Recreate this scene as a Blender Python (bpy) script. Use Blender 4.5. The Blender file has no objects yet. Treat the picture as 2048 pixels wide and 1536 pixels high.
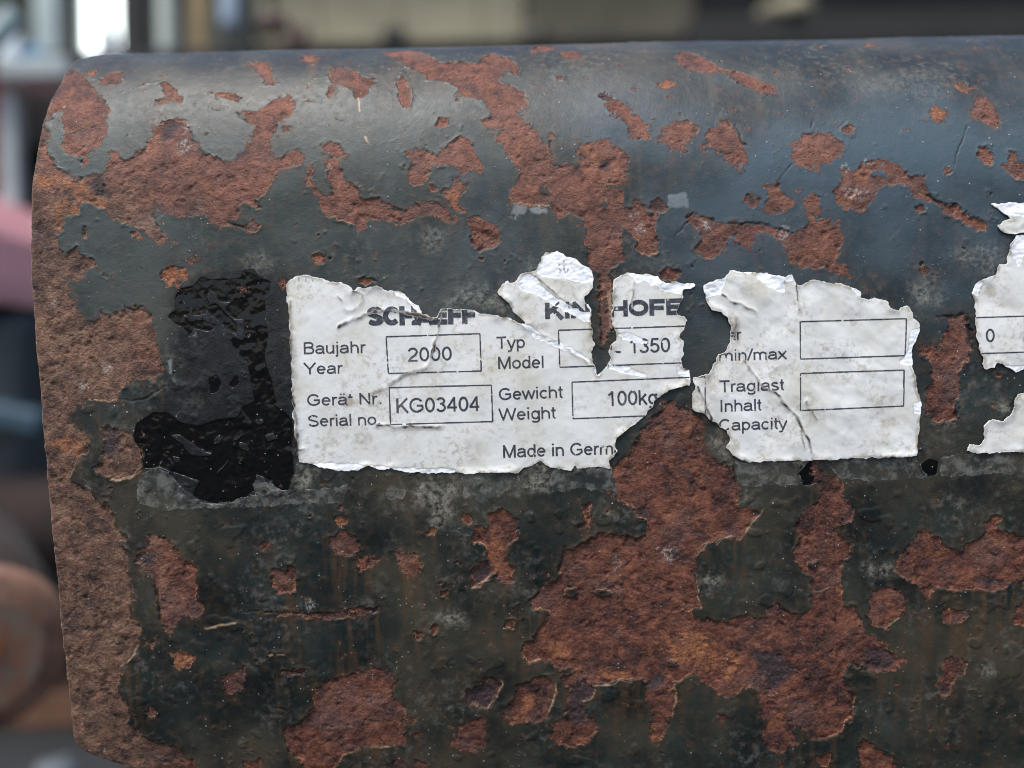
import bpy, bmesh, math, random
import numpy as np
from mathutils import Vector, Matrix

# ---------------------------------------------------------------- camera, sky, sun, exposure
scn = bpy.context.scene
HZ = .40                                   # height of the plate's middle above the ground
col = scn.collection
cam_d = bpy.data.cameras.new("camera"); cam = bpy.data.objects.new("camera", cam_d); col.objects.link(cam)
cam_d.sensor_width = 36.0
cam_d.lens = 36.0 * 1650.0 / 2048.0
cam_d.clip_start = 0.005; cam_d.clip_end = 200.0
cam.matrix_world = Matrix.Translation((0, -0.165, HZ)) @ Matrix.Rotation(math.pi/2, 4, 'X') @ Matrix.Rotation(-math.atan(.0206), 4, 'Z')
cam_d.dof.use_dof = True; cam_d.dof.focus_distance = 0.1655; cam_d.dof.aperture_fstop = 5.6; cam_d.dof.aperture_blades = 0
scn.camera = cam
SUN_EL, SUN_ROT = math.radians(65), math.radians(212)
w = bpy.data.worlds.new("World"); scn.world = w; w.use_nodes = True
nt = w.node_tree; bg = nt.nodes["Background"]; sky = nt.nodes.new("ShaderNodeTexSky")
sky.sky_type = 'NISHITA'; sky.sun_disc = False; sky.sun_elevation = SUN_EL; sky.sun_rotation = SUN_ROT
sky.air_density = 1.0; sky.dust_density = 3.0
nt.links.new(sky.outputs[0], bg.inputs[0]); bg.inputs[1].default_value = 0.10
sd = bpy.data.lights.new("sun", 'SUN'); sd.energy = 1.75; sd.angle = math.radians(26); sd.color = (1.0, .98, .95)
so = bpy.data.objects.new("sun", sd); col.objects.link(so)
sv = Vector((math.sin(SUN_ROT)*math.cos(SUN_EL), math.cos(SUN_ROT)*math.cos(SUN_EL), math.sin(SUN_EL)))
so.rotation_euler = sv.to_track_quat('Z', 'Y').to_euler(); so.location = (0, -2, 6)
vs = scn.view_settings; vs.view_transform = 'Standard'; vs.look = 'None'; vs.gamma = 1.0; vs.use_curve_mapping = False
vs.exposure = 1.18
scn.cycles.use_denoising = True; scn.cycles.denoiser = 'OPENIMAGEDENOISE'; scn.cycles.denoising_input_passes = 'RGB_ALBEDO_NORMAL'; scn.cycles.denoising_prefilter = 'ACCURATE'
scn.cycles.max_bounces = 5; scn.cycles.filter_width = 1.05

# ---------------------------------------------------------------- outlines, millimetres on the rolled-out plate (across, along)
RUST = [
"-95.67,33.21 -94.64,35.98 -91.69,34.99 -89.22,30.83 -86.81,28.82 -83.82,24.22 -82.19,21.67 -82.01,18 -81.37,15.01 -82.4,12.24 -83.96,10.74 -86.63,9.85 -88.78,10.66 -89.78,13.2 -90.05,16.06 -91.15,19.12 -91.12,21.44 -92.84,21.97 -93.35,19.63 -95.47,19.69 -96.66,25.68",
"-100.15,18.69 -93.78,17.43 -92.8,14.88 -92.36,14.26 -93.48,13.69 -93.09,12.1 -91.06,9.39 -89.89,7.7 -87.74,6.39 -85.63,5.27 -83.63,6.3 -80.87,6.06 -80.69,8.79 -80.41,11.42 -78.82,11 -76.56,8.7 -75.02,10.91 -72.4,12.4 -71.97,14.79 -71.29,17.5 -69.03,18.76 -66.48,18.03 -64.56,16.69 -63.63,14.58 -63.47,12.98 -62.37,12.17 -61.56,10.61 -59.43,9.62 -56.26,8.06 -54.28,9.69 -52.64,11.17 -51.75,13.49 -51.65,16.36 -53.22,18.13 -55.92,20.23 -53.07,19.92 -50.36,20.78 -48.89,23.18 -46.56,24.39 -44.75,24.08 -43.1,22.01 -43.57,19.67 -45.83,17.5 -47.4,15.42 -47.94,13.4 -47.31,11.43 -47.37,8.97 -45.3,8.74 -43.98,10.4 -42.27,10.55 -41.17,8.65 -41.65,7.38 -43.88,7.25 -46.25,5.86 -47.6,3.76 -48.63,1.69 -50.36,0.36 -49.71,-1.37 -52.08,-0.29 -54.15,-0.93 -53.84,-2.65 -56.27,-4.31 -59.68,-3.9 -61.02,-2.5 -64.1,-2.78 -67.51,-2.37 -70.22,-1.29 -71.29,-3.32 -68.96,-6.1 -66.62,-8.19 -68.66,-7.47 -69.37,-8.82 -71.39,-7.41 -75.12,-5.97 -71.72,-7.06 -73.7,-3.95 -76.45,-4.58 -79.82,-2.46 -80.81,-0.73 -83.87,0.36 -85.23,0.73 -85.63,-2.34 -88.36,-1.94 -89.1,-4.32 -90.18,-6.68 -90.39,-8.39 -88.88,-9.44 -86.81,-8.46 -84.8,-10.21 -83.46,-11.26 -82.47,-12.4 -84.88,-13.03 -85.26,-14.39 -89.39,-15.16 -89.75,-15.84 -88.08,-17.07 -87.16,-20.16 -85.88,-22.92 -84.55,-23.8 -83.13,-22.63 -82.07,-21.63 -80.38,-22.35 -78.63,-21.02 -76.22,-20.9 -73.81,-20.43 -72.17,-22.52 -71.27,-26.3 -70.55,-30.08 -70.49,-33.17 -71.61,-35.55 -73.3,-34.83 -76.05,-34.77 -78.18,-36.45 -78.97,-38.84 -82.08,-39.12 -84.79,-38.38 -86.59,-40.06 -89.42,-41.73 -88.82,-43.47 -87.49,-44.54 -86.55,-46.29 -85.99,-48.73 -86.39,-49.93 -88.49,-50.41 -88.93,-52.14 -89.59,-54.57 -88.46,-55.99 -86.12,-57.44 -85.18,-59.22 -83.53,-60.66 -83.06,-60.08 -81.13,-63.35 -81.57,-64.79 -79.23,-67.19 -80.19,-68.43 -78.79,-71.73 -79.33,-74.64 -78.43,-77.23 -78.6,-79.8 -79.41,-81.26 -78.9,-84.24 -77.62,-86.5 -78.25,-90.24 -79.49,-92.47 -81.82,-94.69 -82.72,-96.95 -83.26,-99.23 -82,-101.56 -81.1,-103.89 -81.35,-106.99 -79.33,-108.98 -75.87,-111.41 -72.32,-112.67 -70.24,-114.3 -68.54,-115.92 -67.91,-117.37 -64,-124.06 -99.02,-123.27 -112.82,-114.94 -107.75,-58.84",
"-86.33,32.09 -85.2,34.3 -83.23,35.02 -81.76,32.63 -81.69,29.89 -83.71,29.33 -85.72,30.04",
"-74.64,34.62 -73.1,33 -69.97,27.64 -66.85,22.7 -68.82,23.77 -72.19,22.85 -73.1,23.89 -71.28,25.42 -71.41,27.69 -73.26,30.89",
"-61.45,26.21 -59.65,26.15 -56.32,25.5 -54.31,23.95 -56,23.38 -58.93,23.99",
"-56.54,37.72 -54.74,39.73 -52.22,38.49 -50.65,34.35 -48.6,28.7 -50.41,28.77 -52.07,32.14 -54.53,35.35",
"-45.2,42.94 -43.02,43.53 -40.89,40 -42.03,37.92 -44.1,39.08",
"-90.06,34.51 -88.93,36.59 -87.88,35.66 -88.68,33.67",
"-45.72,16.21 -44.34,16.39 -43.9,15.13 -44.95,15.15",
"-86.27,9.66 -83.86,9.6 -84.08,8.13 -85.06,7.42 -85.8,8.16",
"-84.64,-3.72 -84.13,-4.08 -84.7,-6.45 -85.21,-6.1 -85.68,-4.39",
"-56.27,-3.97 -53.89,-4.7 -51.13,-3.73 -49.45,-5.13 -50.5,-5.96 -52.54,-5.41 -54.57,-4.68",
"-64.31,-11.58 -62.56,-9.74 -61.57,-11.29 -62.61,-11.79",
"-37.99,11.79 -35.93,11.94 -33.49,11.11 -32.24,9.38 -33.08,8.66 -35.16,9.26 -36.9,10.05",
"-36.52,8.55 -35.5,9.08 -33.76,8.12 -33.39,5.94 -32.02,3.08 -29.98,2 -29.66,0.61 -27.96,0.06 -25.57,0.01 -23.21,-1.57 -21.17,-2.13 -18.41,-0.82 -15.66,-0.36 -13.63,-1.09 -12.29,-2.82 -10.29,-4.91 -12.68,-4.69 -15.06,-4.13 -17.78,-3.73 -19.86,-4.72 -22.59,-4.83 -26.69,-4.4 -28.57,-4.54 -28.25,-5.74 -29.8,-6.05 -30.8,-4.83 -33.51,-3.75 -36.57,-2.83 -37.73,-1.27 -37.87,0.44 -39.56,1.85 -40.57,3.96 -39.57,6.79 -39.15,6.42 -39.38,3.94 -37.85,1.82 -35.81,0.74 -35.11,2.45 -35.44,4.56 -36.65,6.37",
"-37.74,35.4 -35.13,35.28 -31.89,32.77 -30.21,30.59 -27.5,28.58 -28.84,27.43 -28.84,25.18 -31.04,23.67 -33.05,26.42 -34.66,28.22 -36.04,27.67 -35.45,25.39 -36.68,23.32 -37.24,25.44 -36.47,28.28 -37.77,31.57",
"-21.94,31.64 -21.04,28.97 -20.16,26 -19.46,22.32 -20.27,20.42 -21.56,21.89 -22.24,24.97 -22.63,28.41",
"-27.57,43.8 -23.21,46.24 -19.22,44.78 -15.32,37.45 -13.01,35.94 -9.35,37.13 -6.33,34.77 -5.29,39.49 -2.67,41.12 0.33,38.08 3.19,32.41 2.78,30.02 0.62,31.45 -0.84,30.82 -1.94,27.99 1.62,25.86 3.7,23.66 4.51,20.68 2.53,18.89 3.52,16.25 5.89,14.12 7.55,11.71 8.49,8.66 9.8,6.44 12.2,6.39 13.88,5.28 14.98,7.41 14.01,9.28 14.41,10.78 17.53,11.09 20.32,11.8 21.28,10.25 23.29,9.07 24.22,6.85 23.55,2.61 21.99,1.61 18.93,2.36 18.56,1.33 21.97,0.92 23.3,-0.82 23.27,-2.53 24.29,-2.55 25.36,-0.52 27.04,-1.92 28.3,-4 29.73,-4.03 29.59,-11.88 28.14,-12.53 26.17,-11.81 25.16,-10.76 25.88,-9.07 23.85,-7.66 22.84,-6.62 22.46,-9 22.75,-11.74 22.66,-9.68 22.86,-13.11 21.52,-14.39 19.92,-15.41 20.11,-19.11 20.33,-21.75 20.12,-26.49 19.45,-27.27 19.28,-29.11 18.61,-29.76 18.1,-28.82 17.92,-23.8 17.99,-19.59 17.94,-15.37 16.51,-14.29 15.23,-11.9 14.99,-10.57 15.57,-11.59 15.6,-9.88 14.97,-7.14 15.69,-5.11 14.35,-3.71 11.96,-3.66 9.89,-4.82 8.55,-3.59 8.58,-1.88 4.82,-1.81 1.41,-1.4 0.41,-0.35 1.14,2.04 2.57,4.81 0.89,6.63 -0.44,8.49 -0.06,10.73 -1.76,11.93 -1.57,13.5 -0.33,15.09 -2.76,14.74 -4.84,14.79 -5,16.46 -3.43,17.72 -2.72,19.03 -4.81,21.9 -7.29,23.47 -9.41,23.53 -10.19,27.38 -13.46,28.7 -16.38,29.43 -18.75,32.96 -21.43,34.64 -24.07,39.52",
"-20.72,9.69 -19.34,9.65 -16.94,10.16 -15.22,9.19 -14.18,9.16 -12.81,10.64 -11.08,12.14 -9.35,12.89 -7.63,11.67 -6.61,9.74 -5.62,7.14 -4.6,6.03 -5.31,4.98 -7.35,5.38 -8.73,4.7 -10.77,6.17 -14.88,6.43 -15.93,4.14 -16.98,2.42 -18.69,2.28 -19.7,3.52 -20.2,4.59 -19.34,7.07",
"-11.14,4.22 -9.44,3.13 -7.91,2.75 -8.45,1.2 -9.85,-0.14 -10.56,-1.83 -8.88,-2.89 -10.25,-3.21 -11.92,-1.12 -12.91,0.61 -16.31,1.71 -15.6,2.91 -13.57,1.66 -11.17,1.95 -10.81,3.33",
"-8.39,-3.93 -6.16,-3.63 -4.13,-4.7 -2.43,-5.42 -1.62,-7.48 -1.83,-9.18 -3.56,-10.17 -5.97,-11.15 -7.32,-10.09 -7.6,-7.36 -8.41,-5.29",
"-14.56,15.03 -13.54,17.11 -11.63,17.49 -12.13,15.8 -13.51,14.8",
"-10.66,24.09 -9.77,23.8 -9.39,21.54 -10.27,21.57",
"5.31,42.59 7.83,48.63 10.86,46.69 11.84,43.6 8.73,42.32 6.38,40.5",
"12.39,40.1 15.15,41.83 16.8,38.7 14.77,36.35 12.61,37.41",
"10.33,29.1 12.15,29.35 12.42,27.8 10.62,27.56",
"19.58,22.68 21.05,23.39 22.29,21.13 24.32,20.13 24.89,18.3 26.85,16.51 28.43,14.39 28.42,11.61 26.84,11.26 25.14,11.69 24.62,14.48 23.34,16.18 21.37,17.95 20.47,20.24",
"8.28,12.87 9.31,12.84 9.11,11.87 8.42,11.88",
"36.86,35.97 38.95,39.02 41.23,38.31 43.36,34.74 45.12,31.41 47.94,29.86 51.13,28.39 53.73,25.8 56.06,24 56.15,22.37 54.14,21.64 51.44,23.59 49.08,25.36 47.2,27.87 44.86,29.97 42.12,29.72 39.1,30.19 36.85,33.32",
"31.24,25.93 32.8,26.18 34.74,26.42 34.55,24.95 32.94,24.15 31.27,24.48",
"30.67,11.07 32.35,13.97 34.72,15.67 36.94,15.62 37.93,14.27 39.02,14.03 37.75,12.15 36.5,10.12 35.98,7.75 34.2,8.57 32.09,10.22",
"38.33,10.08 39.86,10.86 40.79,13.13 42.73,14.16 43.63,15.68 45.09,15.42 46.01,13.65 46.84,10.7 47.88,9.86 48.31,8.26 47.65,6.72 46.41,4.07 44.64,5.25 43.31,7.59 41.58,9.2 40.09,8.84 39.3,8.07",
"56.87,9.66 59.37,10.82 59.35,12.27 61.06,12.65 62.82,11.98 65.81,12.33 66.72,10.65 67.65,9.02 67.47,7.06 65.19,5.95 62.94,5.24 62.13,3.93 61.45,4.89 59.58,4.17 57.43,4.97 57.04,7.29",
"67.39,13.14 68.95,13.74 70.16,13.07 69.76,11.4 68.28,11.44 67.28,12.29",
"86.14,16.65 87.82,17.53 89.48,16.56 89.22,14.34 87.71,13.08 86.46,14.4",
"92.75,23.73 95.09,23.94 96.26,22.8 95.39,20.99 93.36,21.82",
"95.94,20.21 97.7,21.18 98.66,19.15 99.47,16.31 100.3,13.21 98.96,11.97 97.28,12.85 96.04,14.17 93.83,14.22 94.19,15.99 95.71,17.79",
"94.38,8.43 96.58,8.38 97.31,6.8 96.92,4.51 95.48,4.92 94.35,6.47",
"100.78,6.72 101.88,6.7 101.94,5.54 100.67,5.57",
"99.09,4.28 100.93,4.43 108.93,3.88 108.76,0.55 101.48,1.43 100.1,2.94",
"87.5,3.21 88.84,4.12 88.96,3.18 87.64,2.27",
"65.27,-0.39 66.77,1.42 66.73,4.4 68.37,4.36 69.43,3.59 71,5.44 73.23,5.78 76.14,5.52 79.72,4.5 80.34,2.61 83.25,2.18 83.91,0.33 84.24,-1.51 86.77,-3.02 89.68,-3.81 91.84,-5.68 95.47,-6.85 95.44,-8.67 93.61,-8.81 90.72,-7.11 87.09,-5.22 85.3,-3.35 81.32,-1.45 79.54,0.78 76.98,0.47 75.16,0.87 73.67,-0.56 72.15,-3.45 70.31,-4.14 67.76,-3.72 65.6,-1.85",
"81.27,-4 82.74,-3.67 83.09,-4.4 81.99,-4.75",
"51.78,0.99 53.98,1.31 55.4,-0.55 57.18,-2.78 56.07,-3.48 53.49,-4.89 51.67,-4.49 51.15,-3.02 52.1,-1.21",
"59.02,-2.45 60.51,-0.84 62.33,-1.06 61.92,-3.6 60.77,-6.13 59.69,-5.38",
"35.41,-4.7 37.06,-4.19 40.33,-5.17 42.87,-5.95 47.25,-6.22 50.89,-7.02 53.8,-7.81 57.09,-8.06 59.3,-7.01 60.05,-5.57 63.33,-6 65.89,-6.24 66.22,-8.07 66.91,-10.64 66.14,-13.17 65.4,-14.25 67.57,-16.12 68.65,-17.6 66.82,-17.2 64.27,-16.42 63.19,-15.3 60.26,-15.6 58.07,-15.2 56.26,-14.06 55.93,-11.87 55.23,-10.03 53.05,-8.89 50.14,-8.29 49.02,-9.9 47.89,-11.7 46.43,-11.31 44.64,-9.08 43.18,-9.42 43.14,-11.24 41.66,-12.67 39.46,-13.17 37.64,-12.4 36.94,-10.75 38.06,-9.31 37.36,-7.48 35.93,-5.99",
"28.36,-1.09 30.19,-0.94 31.61,-2.61 30.86,-3.69 27.94,-3.63",
"47.72,-1.12 48.83,-0.41 50.27,-1.54 49.51,-2.98 48.76,-3.7 47.69,-2.21",
"29.9,-16.08 31.38,-15.01 33.58,-15.06 34.11,-16.16 33.17,-17.46 32.07,-17.76 30.25,-17.18",
"72.54,32.21 73.5,32.17 72.71,29.29 72.05,28.97",
"80.73,43.91 82.59,42.86 81.2,40.71 79.82,40.8",
"69.43,43.14 70.83,43.02 69.84,40.54 68.74,40.89",
"-69.52,-14.2 -67.77,-12.7 -65.71,-12.75 -64.04,-13.97 -64.42,-15.5 -66.5,-16.31 -68.56,-16.61",
"-38.83,-11.42 -38.03,-10.93 -37.36,-11.45 -37.48,-12.37 -38.18,-12.7 -38.78,-12.28",
"-46.92,-16.14 -45.94,-15.54 -44.99,-15.83 -45.12,-16.75 -46.15,-16.97",
"-80.98,-14.14 -78.75,-14.18 -79.63,-14.78",
"-83.04,-44.97 -81.64,-44.48 -80.61,-44.68 -78.56,-45.07 -76.91,-46.49 -75.96,-48.24 -75.01,-50 -75.15,-52.78 -76.27,-54.5 -78.39,-55.33 -80.48,-55.64 -82.51,-54.72 -84.19,-53.99 -85.34,-52.74 -83.37,-51.56 -82.54,-48.8 -82.78,-46.71",
"-30.61,-15.69 -26.84,-15.59 -27.03,-16.61 -28.58,-17.02 -30.29,-16.61",
"-74.76,-66.74 -72.82,-66.96 -70.41,-68.28 -69.09,-70.12 -67.73,-71.24 -65.68,-72.74 -65.27,-74.94 -65.77,-77.5 -65.39,-80.08 -63.89,-81.96 -64.51,-83.43 -66.01,-84.52 -68.11,-83.73 -69.98,-84.8 -70.45,-86.66 -71.05,-87.58 -72.6,-86.61 -73.17,-84.36 -73.34,-81.39 -73.87,-78.43 -74.06,-75.85 -76.08,-73.98 -77.15,-71.04 -74.71,-68.91",
"-71.6,-93.02 -69.71,-91.74 -67.59,-92.35 -66.94,-93.49 -68.51,-95.36 -70.66,-95.12",
"-61.69,-98.93 -60.67,-97.05 -58.42,-95.76 -56.6,-95.42 -56.54,-97.52 -57.94,-99.78 -59.81,-100.7 -61.24,-100.28",
"-77.68,-104.35 -76.34,-103.41 -75.14,-104.41 -75.97,-105.75 -77.41,-105.52",
"-53.05,-69.37 -51.24,-68.5 -49.84,-69.07 -49.54,-70.17 -50.98,-70.5 -52.74,-70.28",
"-49.74,-74.54 -48.67,-74.56 -46.91,-74.96 -46.49,-73.51 -45.43,-73.9 -44.87,-77.21 -45.31,-79.04 -47.13,-79.73 -49.62,-79.31 -49.88,-77.47",
"-36.48,-63.57 -35.06,-63.42 -33.85,-64.34 -34.78,-65.59 -36.54,-65.19",
"-76.78,-89.89 -74.52,-88.44 -75.01,-90.3",
"-52.32,-83.32 -45.18,-83.77 -39.82,-84.15 -34.78,-83.7 -35.22,-85.55 -38.8,-85.47 -45.57,-84.4 -52,-83.89",
"-51.38,-92.51 -47.41,-92.41 -47.8,-92.96 -51.22,-92.89",
"-49.41,-96.15 -45.81,-96.42 -43.99,-96.08 -44.4,-97.02 -47.64,-96.76",
"-35.61,-67.2 -33.85,-67.6 -31.76,-68.73 -31.28,-70.19 -32.58,-71.62 -34.72,-71.93 -36.83,-71.16 -37.84,-69.69 -37.77,-67.87",
"-44.9,-106.62 -42.58,-103.96 -42.4,-100.5 -40.52,-99.01 -37.91,-97.54 -36.89,-97.56 -32.88,-96.89 -30.32,-96.18 -27.81,-96.62 -25.68,-97.81 -24.75,-97.06 -24.61,-98.21 -26.12,-99.71 -25.83,-101.63 -24.8,-103.19 -23.6,-105.15 -23.87,-107.47 -23.43,-110.22 -24.07,-112.56 -27.02,-113.28 -31.05,-113.19 -34.03,-114.31 -37.69,-114.23 -37.28,-114.64 -39.71,-118.96 -44.85,-118.85 -46.14,-115.63 -48.24,-114 -49.45,-109.64 -48.65,-108.49 -45.74,-108.55",
"-57.94,-116.56 -54.6,-116.04 -54.82,-119.43 -58.5,-119.34",
"-32.99,-73.07 -31.88,-71.99 -28.35,-72.8 -29.13,-74.61 -31.65,-75.29 -32.87,-74.53",
"-35.47,-63.59 -34.06,-63.8 -34.11,-65.06 -35.54,-65.39 -36.92,-64.28",
"-20.74,-62.82 -19.83,-62.12 -19.15,-63.03 -19.88,-63.56",
"-23.73,-73.26 -24.73,-71.05 -23.98,-69.98 -22.62,-71.83 -20.5,-72.23 -19.13,-74.09 -19.52,-75.18 -21.35,-76.6 -23.14,-76.75 -23.79,-75.09",
"-10.67,-64.11 -9.25,-63.78 -8.22,-65.24 -9.65,-65.57",
"-17.48,-66.67 -16.07,-66.7 -16.27,-67.78 -17.33,-67.58",
"-4.99,-63.69 -2.5,-63.2 -0.39,-63.96 0.62,-66.51 0.22,-69.04 -1.58,-70.09 -2,-72.99 -0.62,-75.21 -0.68,-78.14 -3.17,-77.72 -4.2,-75.87 -5.66,-77.3 -7.48,-78.73 -8.74,-79.08 -8.85,-76.5 -7.37,-73.97 -5.56,-72.91 -5.86,-70.72 -9.03,-69.2 -7.9,-66.69 -5.42,-66.74",
"-16.04,-78.19 -14.23,-77.3 -14.07,-77.86 -15.69,-78.56",
"-15.74,-80.03 -13.94,-79.7 -14.35,-81.54 -15.41,-80.96",
"-21.02,-88.46 -19.58,-88.31 -19.99,-89.99 -20.89,-89.78",
"-17.58,-87.79 -16.66,-87.06 -16.35,-88.56 -17.25,-88.73",
"-2.29,-86.81 -0.85,-86.47 -0.52,-87.78 -1.78,-88.13",
"-36.27,-83.67 -34.1,-83.16 -31.95,-83.02 -27.99,-82.73 -27.87,-84.22 -30.92,-84.34 -34.18,-85.2 -36.35,-85.52",
"-8.01,-100.1 -5.79,-98.24 -4.73,-99.02 -3.3,-99.82 -4.44,-102.48 -6.32,-105.14 -8.49,-104.71 -11.19,-103.49 -10.95,-101.57",
"-14.19,-112.78 -12.64,-109.67 -9.67,-107.79 -7.13,-108.23 -6.81,-110.19 -7.64,-114.11 -9.14,-115.26 -12.06,-114.8 -13.86,-113.97",
"-3.24,-105.6 -1.94,-104.08 -0.81,-102.56 -0.41,-100.27 2.87,-99.19 4.34,-98.27 6.51,-98.5 7.75,-100.44 7.52,-103.9 6.03,-106.19 6,-108.13 2.71,-108.45 -2.04,-108.93 -3.09,-107.15",
"10.02,-107.83 10.07,-103.57 11.18,-100.9 13.73,-100.19 15.89,-101.77 15.52,-103.3 13.51,-104.42 13.67,-106.74 15.48,-108.34 16.19,-110.7 14.71,-113.42 11.77,-114.54 7.75,-114.06 6.31,-112.45 7.07,-109.72 8.55,-108.58",
"8.67,-99.31 10.49,-98.21 12.66,-98.64 12.28,-100.16 9.74,-100.68",
"-23.16,-107.88 -21.32,-107.53 -21.73,-108.69 -22.82,-108.67",
"-23.25,-110.22 -20.52,-110.48 -21.09,-111.25 -23.28,-111",
"-27.97,-118.27 -26.4,-116.07 -24.56,-115.71 -23.96,-119.32",
"-22.03,-116.96 -20.52,-115.8 -19.11,-117.43 -19.58,-120.22 -22.52,-120.15",
"18.22,-64.17 19.48,-62.76 20.53,-63.68 19.81,-64.39",
"14.16,-62.47 15.23,-62.13 15.55,-65.02 14.8,-67.89 13.39,-67.14 11.98,-66.39 14.12,-66.07",
"25.79,-47.57 26.87,-46.26 28.75,-44.43 29.82,-43.65 30.63,-42.07 32.5,-41.45 33.28,-43.19 35.4,-43.24 36.99,-44.07 38.56,-46.5 38.55,-48.64 38.69,-47.49 38.33,-49.57 39.35,-51.33 41.07,-53.8 44.18,-54.91 45.21,-59.48 45.73,-61.6 45.48,-63.66 47.61,-63.89 50.45,-64.31 48.33,-66.79 45.85,-70.36 44.07,-69.23 40.87,-70.62 39.1,-71.12 36.96,-73.45 36.79,-77.47 37.33,-81.53 37.88,-84.5 34.83,-85.18 38.07,-87.11 42.38,-87.21 46.68,-86.55 50.28,-87 52.05,-85.55 53.11,-84.09 55.64,-85.26 57.45,-86.41 60.31,-86.1 60.26,-82.76 60.73,-78.71 59.1,-77.21 57.64,-74.98 56.9,-72.77 58.3,-69.89 57.21,-67.7 58.25,-65.19 61.52,-62.63 61.85,-60.88 60.8,-58.4 60.43,-54.55 61.12,-54.22 62.52,-57.04 64.6,-57.78 66.35,-59.57 67.07,-62.04 68.13,-63.83 67.8,-62.51 68.71,-64.69 68.57,-67.21 66.07,-66.44 65.38,-67.87 65.76,-69.69 68.64,-71.56 67.62,-74.82 66.23,-76.62 66.64,-79.57 67.45,-84.39 69.26,-84.8 70.77,-87.81 71.56,-90.45 75.95,-92.8 77.47,-95.1 79.7,-96.66 77.96,-98.53 74.36,-99.21 71.79,-98.01 68.52,-97.56 67.66,-99.07 67.53,-100.98 69.78,-103.33 70.25,-106.43 69.27,-109.53 66.09,-112.59 65.03,-113.75 61.37,-113.67 60.22,-112.07 58.71,-110.47 56.52,-110.42 57.31,-112.79 58.46,-114.39 56.67,-115.94 55.23,-117.1 55.32,-120.29 54.59,-120.28 54.5,-117.08 52.23,-114.65 50.72,-112.64 51.77,-110.31 50.58,-105.61 49.42,-102.12 48.32,-101.33 46.16,-102.43 44.73,-103.94 41.81,-103.11 38.52,-101.11 37.78,-99.18 36.33,-98.77 33.08,-100.23 32.54,-101.75 32.74,-104.45 32.03,-107.54 30.94,-109.07 29.36,-114.14 27.89,-113.32 27.52,-109.78 28.24,-107.45 26.05,-103.53 26.78,-100.47 24.24,-99.27 20.25,-99.95 19.53,-100.51 15.54,-100.61 13.73,-100.19 12.67,-97.49 7.98,-96.82 6.2,-95.08 1.86,-95.36 0.82,-93.07 1.21,-91.19 3.76,-89.75 5.24,-87.16 6.71,-85.33 6.37,-84.2 3.15,-83.76 2.64,-82.27 4.64,-80.47 6.09,-79.02 8.61,-77.61 9.02,-74.32 10.14,-71.06 12.27,-71.47 16.93,-68.66 19.77,-68.72 22.6,-69.32 25.45,-69.57 27.23,-68.52 26.89,-66.34 24.42,-64.84 23.38,-62.3 20.75,-61.08 20.47,-55.81 21.53,-53.39 23.55,-52.39",
"80.73,-71.46 83.17,-69.33 85.69,-70.47 87.51,-71.96 89.32,-73.09 90.77,-73.85 92.15,-72.42 94.61,-71.38 96.33,-69.6 95.92,-67.79 97.31,-66.37 99.09,-66.77 98.45,-68.92 100.63,-70.42 109.18,-70.96 109.54,-79.74 102.06,-80.32 100.31,-81.39 97.13,-82.43 93.17,-81.61 90.31,-81.92 85.63,-81.08 84.28,-83.64 83.15,-81.77 80.21,-79.12 77.66,-77.23 78.66,-74.33",
"72.48,-84.5 73.49,-81.93 75.97,-81.06 78.85,-81.67 80.35,-83.93 80.06,-86.15 78.3,-87.23 75.86,-89.98 73.31,-88.62 72.18,-86.73",
"87.24,-86.3 89.01,-85.6 92.63,-86.42 92,-88.64 89.14,-88.95 87.29,-87.79",
"101.97,-86.62 104.71,-83.7 108.37,-85.27 108.59,-89.75 102.81,-89.25",
"88.03,-97.23 89.79,-96.12 92.74,-97.33 92.85,-99.62 90.42,-101.86 89.84,-104.93 87.64,-104.49 87.17,-102.17 87.79,-99.89",
"71.28,-114.28 72.35,-113.52 75.01,-115.95 78.05,-118 79.65,-120.68 80.28,-125.7 72.13,-125.52 71.39,-117.06",
"62.61,-118.06 64.79,-117.31 65.25,-119.71 63.46,-121.28",
"41.88,-108.14 43.14,-107.59 43.16,-108.95 42.26,-109.32",
"77.71,-101.58 79.17,-102 78.49,-102.94",
"98.62,-105.89 99.24,-103.98 100.11,-106.31",
"87.57,-25.8 90.31,-25.17 91.68,-26.23 92.36,-29.66 92.37,-32.41 90.66,-36.15 89.98,-38.54 90.35,-40.96 89.67,-42.67 89,-44.38 90.05,-46.48 87.64,-46.78 84.89,-47.06 83.49,-45.31 83.46,-40.82 84.83,-38.43 84.13,-36.01 84.47,-33.62 82.07,-33.22 81.38,-31.49 84.47,-31.56 86.53,-32.63 87.22,-29.56",
"96.85,-36.96 97.88,-36.64 98.23,-38.02 97.2,-38.52",
"82.15,-16.47 83.87,-16.16 84.2,-17.53 82.82,-17.85"]
HOLES = [
"6.25,1.24 7.63,1.73 8.98,0.84 8.28,0.17 6.24,0.73",
"18.85,-1.41 20.23,-0.76 19.86,-2.12 18.83,-2.44",
"73.26,3.51 74.91,3.66 75.4,2.35 73.74,2.19",
"10.02,-79.47 12.17,-79.15 13.22,-81.02 11.41,-82.09 9.99,-81.32",
"16.44,-80.72 19.3,-80.41 19.65,-81.34 16.79,-81.65",
"31.11,-96.37 31.83,-95.44 33.28,-96.04 32.92,-96.98 31.48,-96.95",
"61.94,-94.76 63.36,-93.66 63.75,-95.18 62.71,-96.68",
"59.43,-75.38 61.56,-75.06 61.58,-76.16 59.8,-76.3",
"-34.84,-83.7 -32.33,-83.56 -32.53,-84.3 -34.52,-84.63"]
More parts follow.
